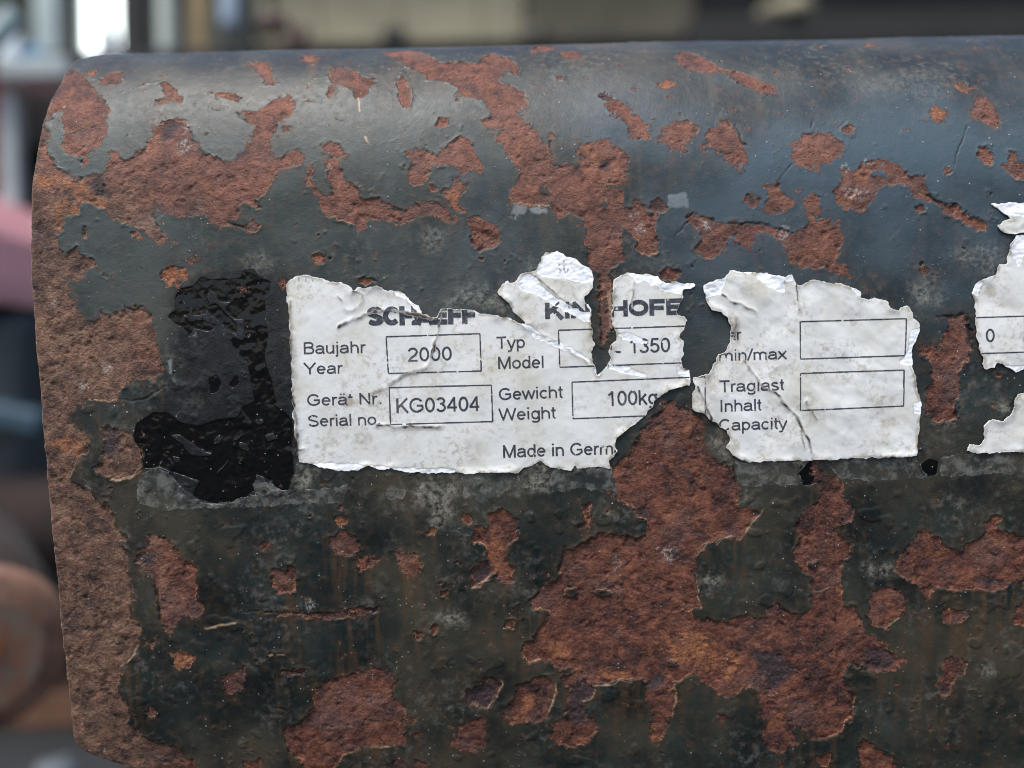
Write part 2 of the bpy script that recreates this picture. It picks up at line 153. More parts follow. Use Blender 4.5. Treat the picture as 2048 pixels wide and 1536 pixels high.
ORANGE = [
"-94.44,6.54 -91.56,7.2 -88.73,5.7 -84.91,4.2 -81.13,0.31 -82.51,-0.35 -85.57,0.74 -87.96,2.86 -92.77,3.66 -94.15,4.04",
"-88.65,0.8 -85.92,0.06 -85.28,-2 -88.02,-1.95",
"-90.71,0.16 -89,0.12 -89.41,-3.28 -90.18,-6.68 -89.9,-9.08 -90.52,-6.68",
"-61.45,26.21 -59.65,26.15 -56.32,25.5 -54.31,23.95 -56,23.38 -58.93,23.99",
"-90.06,34.51 -88.93,36.59 -87.88,35.66 -88.68,33.67",
"-93.42,13.29 -90.71,9.38 -87.4,6.38 -89.48,6.79 -92.44,9.42 -94.07,11.74",
"-75.12,-5.97 -71.72,-7.06 -71.39,-7.58 -73.77,-7.02",
"-84.89,0.38 -80.46,-0.56 -81.16,-0.89 -83.87,-0.15",
"-69.52,-14.2 -67.77,-12.7 -65.71,-12.75 -64.04,-13.97 -64.42,-15.5 -66.5,-16.31 -68.56,-16.61",
"-38.83,-11.42 -38.03,-10.93 -37.36,-11.45 -37.48,-12.37 -38.18,-12.7 -38.78,-12.28",
"-46.92,-16.14 -45.94,-15.54 -44.99,-15.83 -45.12,-16.75 -46.15,-16.97",
"-84.16,-11.85 -82.46,-12.23 -83.16,-12.56",
"-30.61,-15.69 -26.84,-15.59 -27.03,-16.61 -28.58,-17.02 -30.29,-16.61",
"72.54,32.21 73.5,32.17 72.71,29.29 72.05,28.97",
"92.75,23.73 95.09,23.94 96.26,22.8 95.39,20.99 93.36,21.82",
"31.24,25.93 32.8,26.18 34.74,26.42 34.55,24.95 32.94,24.15 31.27,24.48",
"86.14,16.65 87.82,17.53 89.48,16.56 89.22,14.34 87.71,13.08 86.46,14.4",
"-71.6,-93.02 -69.71,-91.74 -67.59,-92.35 -66.94,-93.49 -68.51,-95.36 -70.66,-95.12",
"-2.29,-86.81 -0.85,-86.47 -0.52,-87.78 -1.78,-88.13",
"-36.48,-63.57 -35.06,-63.42 -33.85,-64.34 -34.78,-65.59 -36.54,-65.19",
"-17.48,-66.67 -16.07,-66.7 -16.27,-67.78 -17.33,-67.58",
"-93.16,-47.54 -89.63,-45.88 -86.29,-48.03 -86.39,-49.93 -91.56,-49.65",
"-11.14,4.22 -9.44,3.13 -7.91,2.75 -8.45,1.2 -9.85,-0.14 -10.56,-1.83 -11.92,-1.12 -12.91,0.61 -11.17,1.95",
"0.99,-102.98 3.92,-101.89 2.76,-105.73 -0.18,-107.22",
"16.65,-96.82 22.44,-97.71 23.15,-99.25 16.63,-99.49",
"6.63,-90.56 10.92,-92.91 11.25,-95.56 6.57,-94.33",
"30.89,-90.33 36.64,-89.7 46.42,-95.19 45.41,-100.88 38.13,-98.05 30.89,-94.85",
"17.29,-110.33 28.25,-110.18 30.1,-114.16 17.27,-113.87",
"52.78,-106.44 56.41,-106.13 55.77,-109.62 52.5,-110.33"]
DARK = [
"-83.04,-44.97 -81.64,-44.48 -79.61,-45.39 -79.37,-47.48 -80.54,-50.23 -82.32,-51.24 -82.88,-48.79",
"28.36,-1.09 30.19,-0.94 31.61,-2.61 30.86,-3.69 27.94,-3.63",
"47.72,-1.12 48.83,-0.41 50.27,-1.54 49.51,-2.98 48.76,-3.7 47.69,-2.21",
"-77.15,-71.04 -74.8,-70.36 -73.42,-71.12 -74.59,-72.92 -76.37,-72.88",
"-8.68,-76.51 -6.29,-73.63 -4.87,-74.02 -4.55,-75.49 -7.84,-78.73",
"-8.01,-100.1 -5.79,-98.24 -4.73,-99.02 -3.3,-99.82 -4.44,-102.48 -6.32,-105.14 -8.49,-104.71 -11.19,-103.49 -10.95,-101.57",
"10.02,-107.83 10.07,-103.57 11.18,-100.9 13.73,-100.19 15.89,-101.77 15.52,-103.3 13.51,-104.42 13.67,-106.74 15.48,-108.34 13.65,-109.47 10,-109",
"-70.85,16.85 -69,18.54 -66.42,17.59 -67.41,14.27 -70.1,13.53",
"-83.9,4.53 -81.19,5.53 -79.41,1.64 -81.8,1.69",
"72.38,-93.86 75.61,-93.55 78.97,-96.65 75.07,-98.85 71.77,-97.63",
"48.94,-94.48 53.98,-93.84 58.42,-99.25 52.69,-102.19 49.73,-99.06",
"31.45,-39.7 35.71,-38.99 37,-42.74 34.87,-43.49 32.76,-41.85 29.57,-42.32",
"18.4,7.34 20.09,6.58 20.03,4.79 18.33,5.18",
"-6.95,26.13 -5.52,25.53 -5.87,23.94 -6.94,24.24",
"19.94,22.67 21.7,22.62 21.24,21.16 20.03,21.44",
"-3.24,-105.6 -1.94,-104.08 -0.87,-105.26 -1.3,-108.36 -3.1,-107.54",
"26.41,-100.47 29.31,-98.62 31.85,-100.2 27.5,-102.02",
"93.1,-79.76 97.01,-79.11 100.29,-80.65 97.13,-82.25",
"87.15,-101.79 89.71,-102.23 89.48,-104.92 87.64,-104.49",
"91,-25.87 92.19,-26.24 92.71,-31.73 92.19,-31.72",
"-73.26,-33.8 -70.52,-33.86 -71.61,-35.55",
"24.44,-62.32 27.62,-63.83 26.89,-65.98 24.07,-64.47"]
GLOSS = [
"-52.99,-22.57 -49.83,-19.9 -49.34,-26.75 -49.84,-31.54 -48.92,-34.99 -47.74,-40.52 -51.52,-40.44 -52.48,-33.54 -53.18,-28.73",
"-65.85,-17.52 -63.09,-16.9 -61.69,-15.56 -59.3,-15.95 -56.22,-15.84 -53.14,-15.74 -53.09,-14.03 -51.38,-13.89 -50.4,-15.79 -48.37,-16.52 -48.75,-17.87 -49.8,-18.88 -50.86,-20.22 -50.25,-22.63 -51.32,-23.97 -51.4,-26.71 -51.94,-27.38 -52.38,-24.98 -52.67,-23.26 -55.05,-22.87 -56.38,-21.48 -55.67,-20.46 -53.61,-20.51 -54.26,-19.13 -55.98,-19.43 -58.03,-19.39 -58.67,-17.67 -60.36,-16.95 -61.09,-18.64 -60.79,-20.02 -61.52,-21.71 -63.25,-22.02 -62.86,-20.66 -64.56,-20.28 -64.96,-21.98 -66.31,-21.27 -66.58,-19.22",
"-68.06,-22.6 -66.33,-21.95 -65.69,-23.33 -63.99,-23.71 -61.94,-24.1 -59.56,-24.66 -60.6,-25.15 -64.01,-24.57 -64.41,-26.1 -65.05,-24.72 -66.74,-24",
"-60.31,-21.05 -59.1,-20.74 -57.45,-22.82 -55.45,-24.57 -55.48,-25.6 -56.83,-24.89 -58.14,-23.15 -59.82,-22.09",
"-55.54,-27.65 -53.85,-28.2 -52.12,-27.89 -51.82,-29.1 -53.18,-28.73 -52.56,-30.8 -51.92,-32.18 -53.61,-31.46 -55.25,-29.03",
"-60.62,-35.44 -59.22,-34.78 -58.58,-36.17 -59.32,-37.53 -60.36,-37.85",
"-56.54,-36.55 -55.27,-34.86 -55.15,-36.24 -56.2,-36.9",
"-50.59,-33.58 -49.27,-34.98 -49.03,-38.08 -48.77,-40.5 -46.76,-41.92 -44.76,-44.04 -45.02,-50.97 -44.81,-54.46 -45.98,-57.93 -47.02,-57.91 -50.03,-55.4 -51.73,-54.66 -51.8,-56.41 -49.8,-58.2 -50.87,-58.88 -52.9,-57.78 -55.05,-59.49 -59.26,-60.46 -63.4,-60.02 -64.71,-58.59 -63.19,-55.82 -67.27,-54.34 -71.33,-52.51 -74.45,-52.79 -75.01,-50 -76.24,-46.85 -75.78,-44.43 -72.23,-42.09 -69.48,-42.14 -66.82,-44.27 -63.75,-45.03 -60.97,-44.39 -59.22,-43.74 -55.08,-43.48 -53.95,-41.08 -50.82,-40.11 -52.08,-36.99 -50.67,-35.98 -51.3,-34.25",
"57.67,-56.59 58.7,-54.86 60.43,-54.38 60.09,-56.64 60.8,-58.75 58.72,-59.06",
"82.23,-56.05 83.94,-54.69 85.68,-55.08 85.37,-57.51 82.95,-57.81"]
GLOSS_HOLES = [
"-70.35,-46.28 -67.24,-45.99 -62.56,-49.56 -58.82,-50.68 -55.99,-49 -56.39,-50.38 -59.18,-51.02 -62.99,-51.29 -65.71,-50.54 -67,-48.43",
"-60.71,-54.47 -57.45,-51.06 -56.79,-51.77 -59.33,-54.5 -61.81,-55.85",
"-69.16,-50.47 -67.11,-50.86 -67.17,-52.25 -68.9,-52.21",
"-60.74,-47.17 -58.97,-46.16 -58.34,-47.56 -59.09,-48.94 -60.81,-48.9",
"-52.36,-44.57 -50.59,-43.22 -49.6,-44.28 -51.01,-45.29",
"-63.13,-18.26 -61.79,-19.31 -62.83,-19.63",
"-50.72,-46.68 -48.28,-46.04 -46.97,-47.8 -49.77,-48.78",
"-55.93,-47.61 -53.54,-48.36 -52.94,-50.45 -55.32,-49.71"]
GRIME = [
"-17.88,-8.17 -17.15,-6.14 -14.74,-5.16 -12.71,-6.57 -12.42,-8.97 -14.51,-10.63 -16.9,-10.24",
"-13.97,-21.32 -12.19,-18.63 -9.07,-16.64 -5.66,-17.39 -1.95,-19.86 0.06,-21.95 -0.32,-23.99 -5.09,-22.87 -10.22,-22.08",
"28.65,-14.01 30.81,-11.43 31.57,-13.28 31.02,-14.59 29.71,-14.04",
"-53.72,-11.97 -49.92,-10.34 -47.22,-11.76 -47.62,-14.14 -50.71,-14.42 -53.07,-13.35",
"-20.07,-57.77 -16.23,-56.8 -12.4,-55.83 -11.1,-59.36 -14.33,-63.37 -17.1,-63.31 -20.48,-60.22",
"-45.69,-57.94 -43.43,-53.09 -40.36,-54.2 -41.51,-57.32 -43.99,-58.67",
"39.71,-48.9 42.82,-47.93 43.84,-52.12 44.87,-53.88 41.42,-53.46 39.35,-51.33",
"80.07,-19.16 84.19,-17.87 86.57,-21 85.51,-25.08 81.41,-23.62",
"83.3,29.24 87.94,30.47 92.41,27.6 91.86,21.86 85.53,19.02 82.25,21.1 76.91,20.74 70.4,21.95 72.26,25.21",
"-18.38,-60.71 -12.01,-60.84 -12.83,-65.14 -15.72,-66.89 -17.79,-65.04",
"-16.23,-84.46 -11.9,-83.44 -10.54,-86.45 -14.15,-87.12",
"71.57,-76.37 77.26,-75.39 77.69,-78.33 72.69,-78.6",
"38.75,-78.24 41.61,-77.94 41.98,-80.15 39.47,-80.84",
"-73.66,-1.9 -70.22,-1.29 -68.22,-3.38 -68.96,-6.1 -71.67,-4.67",
"-63.36,-0.06 -60.61,0.57 -61.02,-2.5 -63.07,-2.46",
"1.74,-13.46 4.15,-11.93 5.99,-12.23 5.15,-14.85 2.77,-14.8",
"0.67,-59.6 4.59,-53.74 7.36,-53.45 6.57,-59.03 2.75,-59.65",
"88.09,-12.17 92.49,-11.16 99.43,-11.3 99.02,-14.94 96.81,-17.45 92.43,-16.63 88.79,-14.73",
"-67.3,-39.43 -65.19,-38.09 -61.83,-40.23 -62.59,-41.94 -66.01,-41.52",
"95.35,-98.91 97.47,-97.81 99.01,-99.75 96.88,-100.47",
"97.25,-43.52 100.34,-42.54 100.38,-45.65 97.98,-46.64"]
PRIMER = [
"0.72,-1.55 3.79,-1.96 3.75,-3.84 1.03,-3.44",
"4.13,-2.31 8.24,-1.88 8.2,-3.59 4.44,-3.85",
"31.66,-0.06 35.32,-0.13 36.37,-1.98 35.99,-3.07 31.6,-3.34",
"84.98,-1.16 88.98,-2.15 88.96,-2.88 86.05,-2.46",
"0.44,1.36 1.3,1.69 0.75,-0.36",
"-69.23,-31.48 -67.8,-29.97 -67.72,-32.54 -67.18,-36.33 -68.2,-35.97 -68.97,-33.89"]
PEEL = [
"1.13,-17.4 3.82,-15.35 5.12,-16.16 6.41,-17.77 8.74,-19.93 12.39,-22.37 15.8,-23.76 16.03,-25.88 12.36,-23.95 8.71,-21.77 5.05,-19.85 2.16,-18.74",
"5.27,-14.98 6.78,-12.25 8.91,-11.24 10.24,-11 14.93,-14 16.88,-15.35 16.71,-17.46 14.34,-17.41 11.18,-16.81 8.28,-16.49 5.39,-15.64",
"-0.59,-24.22 1.77,-25.06 3.87,-26.02 5.43,-27.24 9.62,-29.44 13.29,-31.37 16.43,-33.55 16.42,-34.08 14.86,-32.72 10.65,-31.05 6.97,-29.39 4.61,-28.28 3.85,-26.95",
"23.34,-15.75 29.66,-16.54 30.44,-17.74 34.65,-18.22 34.61,-20.98 33.04,-19.9 30.93,-19.59 29.36,-18.77 26.75,-17.4 25.16,-17.63 24.65,-16.56",
"21.55,-28.1 23.14,-27.61 27.61,-29.55 28.13,-30.09 26.02,-30.04 22.86,-28.92",
"19.6,-33.88 22.51,-34.21 24.88,-35.58 27.25,-36.42 26.19,-36.67 22.75,-35.8 19.06,-34.93",
"34.39,-17.95 37.56,-18.02 36.22,-19.44 34.64,-19.27",
"33.1,-34.69 36,-35.81 35.72,-37.39 33.08,-36.28",
"16.42,-34.08 17.44,-36.49 17.99,-35.44 17.19,-35.42",
"38.49,-18.3 43.14,-16.69 43.84,-15.51 43.13,-17.03 42.06,-20.42 38.96,-21.04",
"48.62,-16.46 52.04,-16.36 54.77,-17.27 54.89,-20.69 52,-19.26 49.62,-17.85",
"43.84,-15.34 48.63,-15.78 48.27,-16.62 44.51,-16.21",
"67.41,-18.9 70.13,-20.32 69.95,-21.85 68.76,-20.63",
"80.35,-31.47 80.35,-35.59 77.6,-35.19 78.98,-32.82 80.02,-28.73 82.25,-27.4",
"80.72,-43.17 82.27,-42.52 82.29,-45.28 80.73,-44.9",
"54.42,-17.26 56.66,-16.63 56.81,-17.99 54.75,-18.63",
"-43.75,-52.49 -35.82,-52.9 -27.89,-53.48 -19.62,-54.21 -12.71,-54.43 -10.66,-55.34 -17.93,-55.71 -22.41,-55.27 -27.24,-54.82 -31.39,-54.74 -35.87,-54.47 -40.33,-53.5",
"-24.16,-18.04 -20.76,-19.13 -19.77,-20.52 -18.25,-21.4 -17.95,-23.12 -19.12,-22.07 -20.79,-20.33 -22.82,-19.26",
"1.11,-55.06 5.29,-53.4 6.66,-53.78 1.8,-55.25",
"96.26,-3.21 115.99,-3.44 115.92,-8 103.51,-6.65 101.33,-5.87 98.77,-6.19",
"92.22,-21.11 93.77,-18.75 94.45,-19.11 93.41,-21.82",
"97.18,-35.25 99.59,-35.99 118.48,-35.69 118.51,-37.41 101.32,-37.4",
"16.6,-23.78 15.31,-21.91 16.11,-21.39",
"99.81,-12.73 101.04,-10.03 104.81,-10.11 103.06,-13.48 101.66,-16.19 100.99,-14.81"]
FILM = [
"-10.99,-55.02 1.11,-55.13 1.41,-57.17 -0,-58.54 -1.75,-59.2 -2.46,-60.24 -10.43,-60.25",
"7.52,-54.5 19.44,-54.68 20.79,-57.22 20.77,-59.67 17.65,-59.96 12.81,-58.8 11.06,-59.82 7.25,-59.74",
"44.87,-54.23 60.08,-54.06 58.01,-56.25 58.72,-59.06 51.79,-59.27 45.73,-59.32 45.04,-56.33",
"62.85,-53.97 81.33,-53.59 83.99,-58.19 72.23,-58.82 66.34,-58.17 64.25,-56.73",
"86.35,-54.04 92.91,-53.2 103.62,-53.15 118.82,-53.15 118.95,-57.69 103.73,-57.9 86.25,-58.23",
"-75.98,-55.55 -74.85,-53.83 -71.68,-52.5 -70.02,-53.93 -67.39,-56.78 -64.4,-59.3 -61,-60.6 -55.75,-59.65 -52.25,-58.85 -52.87,-57.09 -52.08,-54.65 -50.06,-56.09 -45.68,-58.99 -41.13,-57.86 -33.85,-57.48 -34.49,-60.98 -47.51,-61.41 -61.39,-61.54 -73.88,-61.56 -76.24,-60.46 -76.45,-57.99",
"-25.96,-58.17 -22.84,-58.06 -21.83,-58.78 -22.57,-60.52 -25.7,-60.63"]
PAPER = {"L": "-44.65,-16.25 -42.91,-15.09 -40.84,-14.62 -39.15,-15.17 -35.75,-16.26 -33.71,-16.65 -31.84,-17.37 -31.35,-18.23 -30.65,-17.56 -28.26,-17.78 -26.54,-17.31 -24.85,-18.19 -22.11,-18.42 -20.77,-19.3 -20.11,-20.51 -18.42,-21.4 -17.77,-23.12 -15.06,-24.03 -13.99,-22.35 -10.56,-22.25 -7.83,-22.47 -6.12,-23.31 -3.49,-23.63 -0.59,-24.22 1.77,-25.19 3.61,-25.75 1.27,-23.73 -0.01,-21.85 -1.3,-20.25 -2.47,-19.17 -1.51,-17.61 -0.44,-16.84 0.07,-17.77 0.88,-17.13 1.69,-16.09 3.82,-15.08 5.14,-14.98 6.52,-12.24 7.32,-11.47 8.91,-11.37 9.97,-11.13 11.01,-11.81 13.1,-12.9 14.92,-14.26 16.49,-15.08 16.73,-16.67 16.7,-18.25 15.88,-19.55 14.81,-20.31 15.05,-21.64 16.08,-22.98 16.04,-25.35 16.54,-26.94 16.25,-28.52 16.76,-29.85 15.94,-31.42 16.43,-33.55 16.95,-34.36 16.67,-35.41 17.18,-36.48 17.99,-35.44 19.07,-34.13 19.88,-33.36 19.89,-32.3 19.38,-31.49 19.93,-30.18 21,-29.15 21.29,-27.57 20.52,-26.23 20.27,-25.44 20.32,-22.27 20.62,-20.17 20.94,-17.02 22.01,-16.25 23.34,-15.75 25.18,-16.18 27.82,-16.24 29.66,-16.67 30.18,-17.47 30.96,-18.01 32.55,-17.65 34.39,-18.35 36.77,-18.13 37.29,-18.67 36.22,-19.17 34.63,-19.4 34.47,-21.25 33.53,-22.81 33.24,-24.12 34.56,-24.67 35.34,-25.48 34.52,-27.31 33.71,-28.62 34.49,-29.95 34.2,-31.53 34.72,-32.34 33.92,-33.12 34.16,-34.71 35.74,-35.8 35.71,-38.46 34.38,-38.69 31.46,-39.16 29.32,-40.98 27.7,-43.08 26.62,-44.65 23.4,-46.72 20.98,-48.81 20.53,-50.24 21.03,-51.64 19.45,-53.7 19.44,-54.92 12.87,-54.78 12.88,-53.91 11.48,-55.28 7.34,-54.67 5.63,-53.41 1.8,-54.9 1.1,-55.41 -10.66,-55.34 -14.11,-55.09 -17.92,-55.36 -19.64,-54.98 -22.4,-54.92 -24.46,-54.18 -27.23,-54.47 -29.28,-53.56 -31.03,-54.22 -35.87,-54.29 -37.58,-53.91 -40.32,-53.15 -43.41,-52.57 -43.64,-49.6 -44.13,-44.05 -44.13,-38.87 -44.13,-33.71 -44.26,-26.85 -44.33,-23.43 -44.73,-19.32",
"R": "38.66,-18.65 41.07,-17.67 43.13,-17.03 43.84,-15.51 45.88,-16.06 48.62,-16.12 52.04,-16.53 54.77,-17.27 56.48,-16.79 57.31,-19.03 58.85,-18.72 60.58,-17.73 62.62,-18.28 65.7,-18.86 67.41,-19.07 69.79,-20.48 70.12,-21.68 71.49,-22.05 72.86,-21.57 75.25,-22.47 75.93,-23.85 77.64,-24.57 79.02,-23.06 79.7,-23.59 80.54,-25.66 82.08,-27.4 81.39,-29.44 80.35,-31.47 80.35,-35.59 81.05,-38.36 81.4,-41.12 82.1,-42.51 82.11,-45.28 81.8,-48.39 81.33,-53.59 77.36,-53.86 67,-54.06 60.08,-54.19 53.17,-54.23 47.29,-54.28 44.87,-53.36 43.84,-52.12 42.98,-51.05 43.68,-49.33 43.17,-47.93 41.45,-46.86 39.73,-45.44 38.36,-44.37 36.31,-43.29 35.98,-40.87 36.69,-38.82 36.37,-37.09 37.75,-36.6 39.64,-36.47 40.52,-34.08 41.57,-32.39 42.95,-31.73 43.65,-30.03 43.67,-28.32 44.03,-26.62 43.37,-24.89 42,-24.18 40.13,-23.46 39.12,-22.07 38.97,-20.7",
"U": "100,-11.71 99.27,-15.45 97.9,-15.6 97.2,-17.8 93.77,-18.75 92.38,-21.46 93.06,-22.84 93.05,-26.26 93.39,-29.69 93.74,-32.43 94.43,-34.51 94.96,-36.58 96.85,-36.27 97.18,-35.25 99.59,-36.33 101.32,-37.23 103.38,-36.41 118.5,-36.72 118.49,-9.71 101.25,-9.86",
"T": "96.62,-3.59 99.55,-3.46 103.56,-3.55 115.98,-3.62 115.89,-9.82 103.48,-9.2 101.28,-9.7 98.72,-9.28 97.46,-7.98 99.49,-6.75 100.95,-6.96 99.14,-5.83 97.7,-4.52",
"B": "100.69,-42.55 101.7,-41.54 103.42,-41.23 118.56,-41.2 118.82,-52.98 103.62,-53.18 98.09,-53.42 92.91,-53.31 91.17,-52.92 91.84,-51.37 93.92,-51.94 94.93,-50.39 94.72,-47.96 96.25,-46.43 98.33,-46.82 100.21,-46 100.53,-44.28"}
CRACK = [("-34.28,-25.35 -31.5,-23.87 -28.73,-22.9 -25.63,-22.11 -22.22,-22.69 -17.79,-23.64 -15.23,-24.1",0.5,1),
("-13.82,-22.35 -14.24,-25.76 -15.36,-29.5 -16.83,-33.76",0.25,0.7),
("-17.01,-33.93 -21.16,-35.22 -26.05,-38.04 -28.13,-38.69",0.6,0.45),
("46.7,-33.87 48.4,-36.31 50.44,-39.1 52.84,-40.53 54.9,-42.99 57.31,-45.8 59.38,-50 60.25,-53.85",0.35,0.8),
("58,-48.24 58.52,-51.38",0.2,0.5),
("59.03,-42.38 59.72,-43.78 60.93,-45.7",0.3,1),
("42.23,-20.43 44.09,-21.83 46.47,-22.91 48.86,-23.98",0.3,0.7),
("37.04,-38.83 38.73,-42.31 40.07,-46.14",0.3,0.8),
("24.89,-17.89 24.58,-20.25 24.28,-22.88",0.25,0.5),
("57.31,-18.69 57.6,-23.82",0.2,0.7),
("-34.29,-19.2 -33.16,-21.95 -31.46,-22.33 -29.7,-20.66 -29.66,-18.95 -31.35,-18.23",0.25,0.5),
("-44.13,-38.87 -43.62,-44.06 -43.64,-49.6 -43.58,-52.56",0.4,0.8),
("-43.65,-49.78 -42.26,-49.63",0.2,0.9),
("-44.07,-20.02 -44.09,-26.86 -44.13,-33.71",0.3,0.5),
("-31.35,-18.23 -31.5,-17.37",0.4,1),
("45.08,-25.27 44.69,-28.68",0.4,0.5),
("53.22,-35.38 52.86,-37.78",0.3,0.3),
("-4.15,-42.46 -3.86,-44.88",0.3,0.4),
("-27.29,-45.26 -21.45,-45.73 -14.9,-45.87",0.35,0.7),
("5.12,-16.16 8.75,-19.4 12.4,-22.11 15.8,-23.76",0.3,0.5),
("-0.07,-24.49 4.37,-27.22 9.61,-29.97 16.42,-34.34",0.3,0.35)]
STAIN = [(-32.31, -40.5, 2.39, 1.03, 0.9), (-33.66, -39.43, 1.37, 1.37, 0.6), (-29.79, -47.98, 2.05, 1.03, 0.6), (-8.78, -49.29, 3.08, 1.71, 0.45), (-16.98, -46.0, 3.42, 0.62, 0.6), (-37.04, -48.35, 2.05, 1.37, 0.35), (-29.0, -33.0, 1.03, 0.85, 0.35), (-31.74, -19.93, 2.73, 2.05, 0.4), (-0.31, -23.65, 4.1, 1.37, 0.5), (75.58, -46.87, 2.05, 1.37, 0.5), (62.15, -52.5, 3.42, 1.37, 0.3), (68.54, -26.44, 0.85, 1.03, 0.6), (70.39, -35.73, 1.37, 0.85, 0.4), (51.92, -25.75, 2.73, 0.68, 0.4), (44.38, -26.28, 1.37, 3.08, 0.55), (96.16, -20.85, 1.37, 2.05, 0.7), (65.57, -38.38, 2.73, 0.85, 0.3), (41.93, -30.68, 1.37, 4.1, 0.5), (10.14, -32.77, 1.71, 2.05, 0.35), (3.18, -20.31, 2.05, 1.03, 0.5), (20.18, -30.98, 1.32, 1.58, 0.6), (3.19, -20.34, 1.32, 0.79, 0.6), (-41.77, -23.83, 2.39, 1.03, 0.3), (-6.92, -43.44, 2.05, 1.03, 0.35), (54.59, -35.4, 2.05, 0.85, 0.35), (74.87, -29.31, 0.41, 0.34, 0.6), (-19.78, -34.9, 2.39, 1.03, 0.35), (79.68, -27.01, 1.03, 2.05, 0.35), (15.74, -27.45, 1.58, 5.27, 0.45), (20.82, -23.86, 1.32, 4.75, 0.45), (1.8, -23.47, 2.37, 1.32, 0.7), (5.72, -25.93, 2.37, 1.05, 0.6), (44.02, -27.99, 1.71, 4.1, 0.7), (43.84, -51.07, 2.05, 2.05, 0.7), (39.44, -38.88, 2.05, 4.1, 0.5), (31.98, -40.5, 3.69, 1.58, 0.55), (26.62, -44.39, 2.11, 1.58, 0.6), (-43.79, -33.72, 1.03, 13.67, 0.5), (-22.13, -19.1, 4.1, 1.03, 0.5), (2.84, -55.1, 2.73, 0.85, 0.5), (47.19, -20.19, 4.1, 2.05, 0.35)]
LINES = [("54.01,2.05 55.35,3.51 56.91,5.37",0.22,0),
("-30.86,23.66 -30.07,19.76",0.22,1),
("-79.31,-38.84 -76.24,-39.42 -73.82,-38.95 -71.7,-37.62 -69.93,-36.45",0.22,0),
("61.5,13.28 62.28,14.99",0.2,0),
("93.22,12.95 91.09,8.5 89.25,4.67",0.2,0),
("32.96,-8.48 36.3,-5.63",0.2,0),
("85.51,-25.76 88.25,-25.64 91.34,-25.2 92.36,-27.95",0.3,0),
("-56.62,-83.23 -52.32,-83.32 -45.19,-83.92 -39.82,-84.15",0.25,0),
("-64,-86.8 -61.44,-86.1 -57.83,-85.62",0.3,1),
("-8.74,-79.08 -6.75,-78.01 -5.66,-77.3 -4.92,-76.03 -3.49,-76.06",0.13,1),
("1.86,-95.36 4.4,-94.66",0.12,1),
("15.54,-100.8 19.53,-100.62 20.98,-99.77 23.88,-100.22",0.13,1),
("-6.51,-105.33 -4.44,-102.48 -3.11,-99.82 -3.28,-99.06",0.12,1),
("6.39,-106.2 7.52,-103.9 7.75,-100.44 6.51,-98.5",0.13,1),
("13.51,-104.42 15.52,-103.3 15.89,-101.77",0.13,1),
("45.85,-70.36 48.33,-66.79 50.45,-64.31",0.14,1),
("40.87,-70.62 44.07,-69.41",0.12,1),
("36.96,-73.45 39.1,-71.12",0.12,1),
("36.79,-77.47 37.33,-81.53 37.88,-84.5",0.12,1),
("32.03,-107.54 32.74,-104.45 32.54,-101.75 32.18,-100.97",0.13,1),
("75.86,-89.98 78.65,-87.24",0.13,1),
("92.5,-99.99 92.83,-97.71",0.12,1),
("64.52,-80.82 62.38,-81.51 60.95,-81.66 58.08,-80.86",0.12,1),
("-27.03,-113.36 -31.05,-113.39",0.13,1),
("-23.64,-106.31 -24.13,-104.75",0.12,1),
("65.04,-68.95 65.92,-88.08 66.61,-106.35",0.2,0),
("0.41,-0.35 1.41,-1.4 8.24,-1.88",0.14,1),
("-55.92,20.23 -52.77,17.25",0.3,0),
("-73.81,-20.43 -75.2,-21.09 -77.41,-20.53",0.3,0),
("-68.01,-31.16 -67.56,-32.89 -67.8,-34.6",0.18,0),
("-55.92,-3.97 -52.53,-5.24 -50.83,-5.61",0.25,0),
("83.87,-1.5 86.77,-3.2 89.32,-3.44",0.3,0),
("43.96,-6.33 50.17,-6.46 56.71,-8.42",0.3,0),
("35.58,-5.25 37.06,-4.19",0.25,0),
("-28.72,13.35 -27.46,11.17",0.2,1),
("-84.13,-38.91 -81.4,-39.31 -79.32,-38.9",0.15,1),
("-81.84,-55.26 -77.69,-55.17 -75.18,-53.48",0.15,1),
("-75.15,-52.78 -74.66,-50",0.2,1),
("8.57,11.3 9.12,6.46",0.25,0),
("46.47,14.5 47.21,10.69 48.22,9.46",0.3,0),
("44.35,-55.26 44.87,-59.12",0.3,0),
("91.51,-25.88 92.54,-31.72",0.35,0),
("89.15,-42.31 89.35,-45.43 90.05,-46.65",0.25,0),
("18.63,-17.89 20.14,-19.63 20.04,-25.44",0.2,1),
("19.58,-19.36 19.9,-23.85 19.99,-26.49",0.2,1),
("-51.2,-92.63 -47.42,-92.56",0.2,1),
("-48.7,-96.35 -44.38,-96.64",0.3,0),
("-51.65,-103.76 -48.45,-104.99",0.3,0),
("-74.06,-75.85 -73.42,-79.91 -73.38,-84.73",0.4,0),
("-81.8,-94.5 -79.5,-92.66 -78.43,-90.23",0.2,1),
("10.14,-71.06 9.02,-74.32 8.63,-76.87",0.35,0),
("2.64,-82.27 4.64,-80.47",0.4,0),
("-26.19,-101.62 -25.75,-99.71 -24.58,-97.45",0.35,0)]
